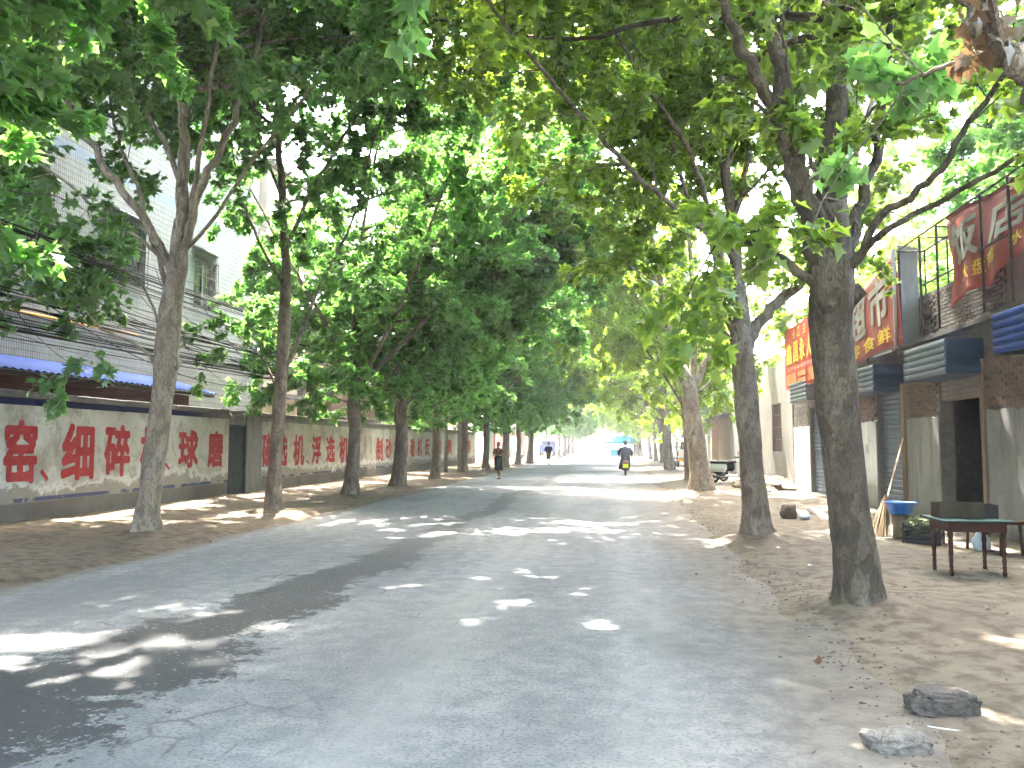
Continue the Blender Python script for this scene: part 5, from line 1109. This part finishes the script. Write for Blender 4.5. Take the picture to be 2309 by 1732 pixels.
t = thing('bundle_of_tools', 'bundle of sticks and a mop slung over the rider\'s right shoulder', 'bundle', (xr_ + .25, Yr - .30, 1.2))
for k in range(5):
    b = MB(); b.tube([(rc.uniform(-.1, .0), rc.uniform(-.05, .05), -.15), (rc.uniform(.0, .12), 0, .30 + .1 * k), (.05 + .12 * k, 0, .55 - .07 * k)], .014, 6); b.obj('stick', M['wood'], t)
for k in range(9): b = MB(); b.tube([(.40 + rc.uniform(-.03, .03), rc.uniform(-.04, .04), .42), (.47 + rc.uniform(-.06, .06), rc.uniform(-.05, .05), .28), (.46 + rc.uniform(-.05, .05), 0, .10)], .018, 5); b.obj('mop_strand', M['greyplaster'], t)
b = MB(); b.tube([(-.05, 0, .2), (.2, 0, .42), (.42, 0, .42)], .012, 6); b.obj('handle', M['wood'], t)
scooter('black and white scooter parked nearest beside the grey building', (4.35, 32.6, .04), -1.9, M['paintw'], False)
scooter('black scooter parked behind the black and white one by the grey building', (4.8, 33.6, .04), -2.1, M['blackpl'], False)
scooter('blue scooter parked in the sunlit yard past the wall end', (-9.9, 69.5, 0), 1.4, M['bluesheet'], False)
scooter('scooter parked deeper in the sunlit yard behind the trees', (-9.3, 76.5, 0), 1.7, simple('lilac_paint', (.25, .22, .45), (.2, .18, .4), 3, .4, bump=0), False)

# ------------------------------------------------------------------ gate frame, van, stall, distant people
t = thing('pipe_gate', 'open dark pipe gate standing on the right verge before the van', 'gate', (0, 47.2, .03))
for px_ in (1512, 1527, 1543): x = gx(px_, 1040, 47.2); b = MB(); b.tube([(x, 0, 0), (x, 0, 2.0)], .025, 8); b.obj('post', M['iron'], t)
for z in (.02, .72, 1.35, 1.75, 1.98): b = MB(); b.tube([(gx(1512, 1040, 47.2) - .25, -.03, z), (gx(1543, 1040, 47.2), -.03, z)], .02, 8); b.obj('rail', M['iron'], t)
t = thing('parked_van', 'white van parked behind the pipe gate on the right', 'van', (5.0, 58, .02))
b = MB(); sec = [(-2.0, .45, 1.25), (-1.95, .40, 1.75), (-1.0, .35, 1.92), (1.0, .35, 1.92), (1.5, .35, 1.75), (2.05, .40, 1.15), (2.2, .42, .9)]
vs = []; prof = lambda z0, z1: [(-.82, z0), (-.84, (z0 + min(z1, 1.1)) / 2), (-.84, min(z1, 1.05)), (-.70, z1), (.70, z1), (.84, min(z1, 1.05)), (.84, (z0 + min(z1, 1.1)) / 2), (.82, z0)]
for (y, z0, z1) in sec: vs += [(x, y, z) for (x, z) in prof(z0, z1)]
b.add(vs, [(i * 8 + k, i * 8 + (k + 1) % 8, (i + 1) * 8 + (k + 1) % 8, (i + 1) * 8 + k) for i in range(len(sec) - 1) for k in range(8)] + [tuple(range(8)), tuple(reversed(range(48, 56)))]); bevel(b.obj('body', M['paintw'], t), .05)
b = MB(); b.add([(-.66, -2.01, 1.18), (.66, -2.01, 1.18), (.58, -1.975, 1.66), (-.58, -1.975, 1.66)], [(0, 1, 2, 3)]); b.obj('rear_window', M['glass'], t)
for s_ in (-1, 1):
    for (y0, y1) in ((-1.7, -.7), (-.6, .4), (.5, 1.4)): b = MB(); b.add([(s_ * .845, y0, 1.08), (s_ * .845, y1, 1.08), (s_ * .75, y1, 1.66), (s_ * .75, y0, 1.66)], [(0, 1, 2, 3)]); b.obj('side_window', M['glass'], t)
    b = MB(); b.box(s_ * .80 - .06, s_ * .80 + .02, -2.03, -1.98, .75, 1.05); b.obj('tail_light', M['bannerb'], t)
    for y in (-1.3, 1.35):
        b = MB(); b.tube([(s_ * .70, y, .32), (s_ * .86, y, .32)], .32, 18); wh = b.obj('wheel', M['rubber'], t); b = MB(); b.tube([(s_ * .861, y, .32), (s_ * .87, y, .32)], .18, 12); b.obj('rim', M['chrome'], wh)
b = MB(); b.box(-.82, .82, -2.10, -2.02, .38, .56); bevel(b.obj('bumper', M['orange'], t), .03); b = MB(); b.box(-.22, .22, -2.045, -2.01, .62, .75); b.obj('number_plate', M['bluesheet'], t)
t = thing('blue_canopy_stall', 'light blue canopy stall standing far down the road', 'stall', (0.9, 118, 0))
for x in (-1.9, 1.9):
    for y in (-1.2, 1.2): b = MB(); b.tube([(x, y, 0), (x, y, 2.2)], .03, 6); b.obj('post', M['iron'], t)
b = MB(); b.add([(-2.3, -1.5, 1.95), (2.3, -1.5, 1.95), (2.3, 1.5, 1.95), (-2.3, 1.5, 1.95), (-1.4, 0, 2.75), (1.4, 0, 2.75), (-2.3, -1.52, 1.6), (2.3, -1.52, 1.6)], [(0, 1, 5, 4), (1, 2, 5), (2, 3, 4, 5), (3, 0, 4), (0, 6, 7, 1)]); b.obj('canopy', M['sky_tarp'], t)
b = MB(); b.box(-1.5, 1.2, -.6, .6, .75, .85); b.box(-1.4, 1.1, -.55, .55, 0, .749); b.obj('counter', M['sky_tarp'], t)
t = thing('blue_truck', 'small blue truck parked at the left far down the road', 'truck', (-8.6, 108, 0))
b = MB(); b.box(-.9, .9, -2.4, 1.2, .6, 1.5); bevel(b.obj('cargo_bed', M['bluesheet'], t), .04); b = MB(); b.box(-.88, .88, 1.25, 2.6, .5, 2.1); bevel(b.obj('cab', M['bluesheet'], t), .12)
b = MB(); b.box(-.75, .75, 1.23, 1.249, 1.35, 1.9); b.obj('rear_window', M['glass'], t)
for x in (-.8, .8):
    for y in (-1.6, 1.9): b = MB(); b.tube([(x - .1, y, .38), (x + .1, y, .38)], .38, 16); b.obj('wheel', M['rubber'], t)

# ------------------------------------------------------------------ things on the right pavement
def lump(name, label, cat, loc, s, m, seed, rz=0, sq=.6, sub=4):
    bm = bmesh.new(); bmesh.ops.create_icosphere(bm, subdivisions=sub, radius=1); rg = random.Random(seed)
    from mathutils import noise as mn
    for v in bm.verts:
        p = v.co.copy(); pw = Vector([math.copysign(abs(c_) ** sq, c_) for c_ in p]); 
        n_ = mn.noise(p * 1.3 + Vector((seed, 0, 0))) * .28 + mn.noise(p * 3.7 + Vector((0, seed, 0))) * .14 + mn.noise(p * 9 + Vector((0, seed, 3))) * .06 + mn.noise(p * 20) * .03
        pw *= (1 + n_); v.co = Vector((pw.x * s[0], pw.y * s[1], max(pw.z, -.75) * s[2]))
    me = bpy.data.meshes.new(name); bm.to_mesh(me); bm.free(); me.polygons.foreach_set('use_smooth', [True] * len(me.polygons))
    return tag(link(name, me, m, loc=loc, rot=(0, 0, rz)), label, cat)
lump('rubble_chunk', 'pale pitted lump of rubble nearest the bottom right corner', 'stone', (1.38, 4.42, g(1.38, 4.42) + .045), (.155, .11, .080), M['stone'], 3, .15, .75, 5)
lump('rubble_chunk', 'dark oblong concrete chunk lying with a white stick beside it', 'stone', (1.80, 5.0, g(1.8, 5.0) + .045), (.165, .095, .075), M['stoned'], 8, -.1, .6, 5)
zs_ = g(1.65, 4.72) + .012
b = MB(); b.tube([(1.64, 4.76, zs_), (1.79, 4.70, zs_)], .005, 6); tag(b.obj('white_stick', M['paper']), 'thin white stick lying against the dark concrete chunk', 'stick')
lump('boulder', 'brown rounded boulder on the pavement between the two near trunks', 'stone', (3.46, 17.3, .15), (.17, .15, .17), simple('brown_rock', (.12, .09, .07), (.09, .07, .055), 5, .9, bump=.7), 5, .3, .9, 3)
lump('plastic_bag', 'crumpled pale plastic bag beside the brown boulder', 'bag', (3.70, 17.0, .09), (.11, .09, .06), M['plasticbag'], 11, .3, .9, 3)
for k, (x, y, s_, rz) in enumerate(((4.2, 18.2, .16, .5), (4.8, 18.9, .12, 1.2), (5.2, 20.2, .13, .2))):
    b = MB(); b.box(-s_, s_, -s_ * .8, s_ * .8, 0, .05, M=Matrix.Rotation(.5, 4, 'X') if k == 0 else None, j=.02)
    tag(b.obj('broken_slab', M['cement'], loc=(x, y, .06), rot=(0, 0, rz)), ('tilted broken slab behind the nearest trunk', 'flat broken slab near the white pillar', 'small broken slab by the shutter foot')[k], 'slab')
# brush pile
t = thing('brush_pile', 'pile of dirt and cut branches heaped against the grey wall', 'brush pile', (5.1, 29.3, 0)); lumpo = None
bm = bmesh.new(); bmesh.ops.create_icosphere(bm, subdivisions=4, radius=1)
from mathutils import noise as mn
for v in bm.verts:
    p = v.co.copy(); v.co = Vector((p.x * 1.0, p.y * 2.2, max(p.z, -.1) * .42)) * (1 + mn.noise(p * 2.3) * .4)
me = bpy.data.meshes.new('heap'); bm.to_mesh(me); bm.free(); link('heap', me, M['dirt'], t)
b = MB()
for k in range(130):
    a = rc.uniform(0, 3.14); c_ = Vector((rc.uniform(-.9, .8), rc.uniform(-2.1, 2.1), rc.uniform(.05, .40))); d_ = Vector((math.cos(a), math.sin(a), rc.uniform(-.15, .45))) * rc.uniform(.2, .8)
    b.tube([c_ - d_, c_ + rv(rc) * .05, c_ + d_], [.012, .010, .005], 5)
b.obj('cut_branches', M['bark'], t, kind='stuff')
# broom
t = thing('straw_broom', 'long-handled straw broom leaning beside the shutter', 'broom', (0, 0, 0))
pb, pt = Vector((4.45, 14.45, .55)), Vector((5.33, 16.2, 1.62)); b = MB(); b.tube([pb, pb.lerp(pt, .5) + Vector((0, 0, .01)), pt], [.016, .016, .014], 8); b.obj('handle', M['wood'], t)
dn = (pb - pt).normalized(); b = MB()
for k in range(90):
    a = rc.uniform(0, 6.28); r_ = rc.uniform(0, 1); s_ = pb + Vector((math.cos(a) * .02, math.sin(a) * .02, .12)) * 1; e_ = Vector((4.22, 14.1, g(4.2, 14.1) + .01)) + Vector((math.cos(a) * .20 * r_, math.sin(a) * .16 * r_, 0)); b.tube([s_, s_.lerp(e_, .45), e_], [.006, .006, .003], 4)
b.obj('bristles', M['straw'], t, kind='stuff'); b = MB(); b.tube([pb + Vector((0, 0, .10)), pb + Vector((-.01, -.02, .0))], .03, 8); b.obj('binding', M['redwood'], t)
# stump and basin
Yb = 13.78; xb_ = gx(2030, 1145, Yb); gzb = g(xb_, Yb)
b = MB(); b.tube([(0, 0, 0), (0, 0, .12), (0, 0, .38)], [.13, .12, .125], 16, irr=.05); tag(b.obj('wood_stump', M['wood'], loc=(xb_, Yb, gzb - .01), smooth=True), 'upright brown stump under the blue basin', 'stump')
b = MB(); rings = [((0, 0, 0), .15, .15), ((0, 0, .02), .17, .17), ((0, 0, .17), .225, .225), ((0, 0, .185), .25, .25), ((0, 0, .19), .245, .245), ((0, 0, .17), .215, .215), ((0, 0, .03), .155, .155)]; b.loft(rings, 28)
tag(b.obj('wash_basin', M['bluepl'], loc=(xb_, Yb, gzb + .375), smooth=True), 'bright blue plastic basin standing on the stump', 'basin')
# crate
Yc = 13.1; xc_ = gx(2082, 1200, Yc); gzc = g(xc_, Yc)
t = thing('vegetable_crate', 'black slatted plastic crate full of greens beside the basin', 'crate', (xc_, Yc, gzc), -.5)
for s_ in (-1, 1):
    for k in range(5):
        b = MB(); b.box(-.24, .24, s_ * .16 - .008, s_ * .16 + .008, .02 + k * .055, .055 + k * .055); b.obj('slat', M['blackpl'], t)
        b = MB(); b.box(s_ * .24 - .008, s_ * .24 + .008, -.15, .15, .02 + k * .055, .055 + k * .055); b.obj('slat', M['blackpl'], t)
    for s2_ in (-1, 1): b = MB(); b.box(s_ * .245 - .015, s_ * .245 + .015, s2_ * .165 - .015, s2_ * .165 + .015, 0, .30); b.obj('corner_post', M['blackpl'], t)
b = MB(); b.box(-.22, .22, -.145, .145, .01, .03); b.obj('base', M['blackpl'], t)
rs = np.random.default_rng(4); n_ = 160; P = np.stack([rs.uniform(-.2, .2, n_), rs.uniform(-.13, .13, n_), rs.uniform(.16, .34, n_)], 1)
o = link('leafy_greens', leaf_mesh('leafy_greens', P, rs.normal(0, 1, (n_, 3)) + [0, 0, .3], rs.normal(0, 1, (n_, 3)), rs.uniform(.07, .13, n_), rs.random(n_)), M['veg'], loc=(xc_, Yc, gzc), rot=(0, 0, -.5)); tag(o, 'loose green vegetable leaves heaped in the black crate', 'vegetables')
# table
t = thing('green_topped_table', 'small old table with green top and turned red-brown legs', 'table', (0, 0, 0)); zg = g(4.1, 10.2)
TX0, TX1, TY0, TY1, TZ = 3.64, 4.40, 9.84, 10.54, .66
b = MB(); b.box(TX0, TX1, TY0, TY1, TZ - .025, TZ, j=.003); bevel(b.obj('table_top', M['green'], t), .008)
b = MB(); I = .07; H_ = .11
b.box(TX0 + I, TX1 - I, TY0 + I, TY0 + I + .02, TZ - .025 - H_, TZ - .026); b.box(TX0 + I, TX1 - I, TY1 - I - .02, TY1 - I, TZ - .025 - H_, TZ - .026)
b.box(TX0 + I, TX0 + I + .02, TY0 + I + .021, TY1 - I - .021, TZ - .025 - H_, TZ - .026); b.box(TX1 - I - .02, TX1 - I, TY0 + I + .021, TY1 - I - .021, TZ - .025 - H_, TZ - .026); b.obj('apron', M['redwood'], t)
lp = [(0, .022), (.04, .026), (.06, .018), (.10, .024), (.13, .018), (.17, .025), (.20, .019), (.25, .026), (.30, .021), (.36, .028), (.40, .020), (.45, .03), (.52, .03), (.56, .028)]
b = MB(); b.tube([(0, 0, z) for z, _ in lp], [r_ for _, r_ in lp], 10); lm = b.mesh('leg', True); lm.materials.append(M['redwood'])
for x in (TX0 + .10, TX1 - .10):
    for y in (TY0 + .10, TY1 - .10): link('leg', lm, None, t, (x, y, zg + .0))
def open_box(name, label, loc, sx, sy, sz, m, rz):
    b = MB(); w_ = .006; b.box(-sx, sx, -sy, -sy + w_, 0, sz); b.box(-sx, sx, sy - w_, sy, 0, sz); b.box(-sx, -sx + w_, -sy + w_, sy - w_, 0, sz); b.box(sx - w_, sx, -sy + w_, sy - w_, 0, sz); b.box(-sx + w_, sx - w_, -sy + w_, sy - w_, 0, w_)
    return tag(b.obj(name, m, loc=loc, rot=(0, 0, rz)), label, 'box')
open_box('cardboard_box', 'widest brown cardboard box at the left end of the green table', (3.83, 10.26, TZ + .003), .13, .12, .17, M['cardboard'], .05)
open_box('cardboard_box', 'tall brown box in the middle of the green table', (4.05, 10.12, TZ + .003), .09, .09, .18, M['cardboard'], .3)
open_box('cardboard_box', 'dark box with pale rim at the right end of the green table', (4.26, 10.26, TZ + .003), .10, .10, .15, M['blackpl'], -.1)
lump('stuffed_sack', 'pale round sack in the shade beyond the green table', 'sack', (gx(2212, 1215, 12.5), 12.5, .12), (.10, .12, .14), M['plasticbag'], 6, .2, .9, 3)
t = thing('low_bench', 'narrow dark wooden bench behind the green table', 'bench', (5.15, 12.2, .03), .1)
b = MB(); b.box(-.16, .16, -.5, .5, .42, .46); b.obj('seat', M['redwood'], t)
for x in (-.12, .12):
    for y in (-.42, .42): b = MB(); b.tube([(x * 1.2, y, 0), (x, y, .42)], .02, 6); b.obj('leg', M['redwood'], t)
# roadside litter
rl = random.Random(21); b = MB()
for k in range(900):
    if rl.random() < .6: x, y = rl.uniform(1.2, 5.8), rl.uniform(3, 26)
    else: x, y = rl.uniform(-10.2, -6.4), rl.uniform(9, 40)
    s_ = rl.uniform(.003, .010) * (2.2 if rl.random() < .04 else 1); z = g(x, y)
    b.box(-s_, s_, -s_ * .8, s_ * .8, -s_ * .3, s_ * .7, M=Matrix.Translation((x, y, z)) @ Matrix.Rotation(rl.uniform(0, 6), 4, 'Z') @ Matrix.Rotation(rl.uniform(-.5, .5), 4, 'X'), j=s_ * .35, rg=rl)
for k in range(1100):                                    # crumbled asphalt along the right road edge
    y = 3.5 + 30 * rl.random() ** 1.6; x = 1.62 + .12 * math.sin(y * .9) + rl.gauss(0, .20) + (.12 if rl.random() < .3 else 0); s_ = abs(rl.gauss(0, .004)) + .003 + (.006 if rl.random() < .02 else 0)
    b.box(-s_, s_, -s_ * .8, s_ * .8, -s_ * .3, s_ * .6, M=Matrix.Translation((x, y, max(g(x, y), .008))) @ Matrix.Rotation(rl.uniform(0, 6), 4, 'Z'), j=s_ * .35, rg=rl)
b.obj('loose_pebbles', simple('dusty_pebbles', (.13, .115, .095), (.08, .07, .058), 30, .95), kind='stuff')
rs = np.random.default_rng(14); n_ = 170; sx_ = rs.random(n_) < .55
X_ = np.where(sx_, rs.uniform(.8, 5.8, n_), rs.uniform(-10.2, -5.8, n_)); Y_ = np.where(sx_, rs.uniform(3, 30, n_), rs.uniform(8, 45, n_)); Z_ = gz(X_, Y_) + .012
o = link('fallen_leaves', leaf_mesh('fallen_leaves', np.stack([X_, Y_, np.maximum(Z_, .012)], 1), rs.normal(0, 1, (n_, 3)) * [1, 1, .15], rs.normal(0, .25, (n_, 3)) + [0, 0, 1], rs.uniform(.04, .09, n_), rs.random(n_)), M['dead'], kind='stuff')
for k, (px_, py_, lab_) in enumerate(((1826, 1265, 'small white scrap of paper by the nearest trunk'), (1714, 1443, 'small white scrap of paper at the road edge'), (1905, 1492, 'tiny white scrap on the bare dirt'))):
    Y = CAM_H * FPX / (py_ - VY); x = gx(px_, py_, Y); b = MB(); b.add([(-.03, -.02, .006), (.03, -.015, .012), (.035, .02, .004), (-.02, .025, .014), (0, 0, .02)], [(0, 1, 4), (1, 2, 4), (2, 3, 4), (3, 0, 4), (0, 3, 2, 1)])
    tag(b.obj('paper_scrap', M['paper'], loc=(x, Y, g(x, Y)), rot=(0, 0, k)), lab_, 'litter')

# ------------------------------------------------------------------ air
HAZE = .0012
b = MB(); b.box(-300, 300, -60, 700, -1.2, 24); hz_m = bpy.data.materials.new('haze_air'); hz_m.use_nodes = True
nt = hz_m.node_tree; nt.nodes.remove(nt.nodes['Principled BSDF']); pv = nt.nodes.new('ShaderNodeVolumePrincipled'); pv.inputs['Color'].default_value = (1, .98, .95, 1); pv.inputs['Density'].default_value = HAZE; pv.inputs['Anisotropy'].default_value = .35
nt.links.new(pv.outputs[0], nt.nodes['Material Output'].inputs['Volume'])
b.obj('haze', hz_m, kind='stuff')
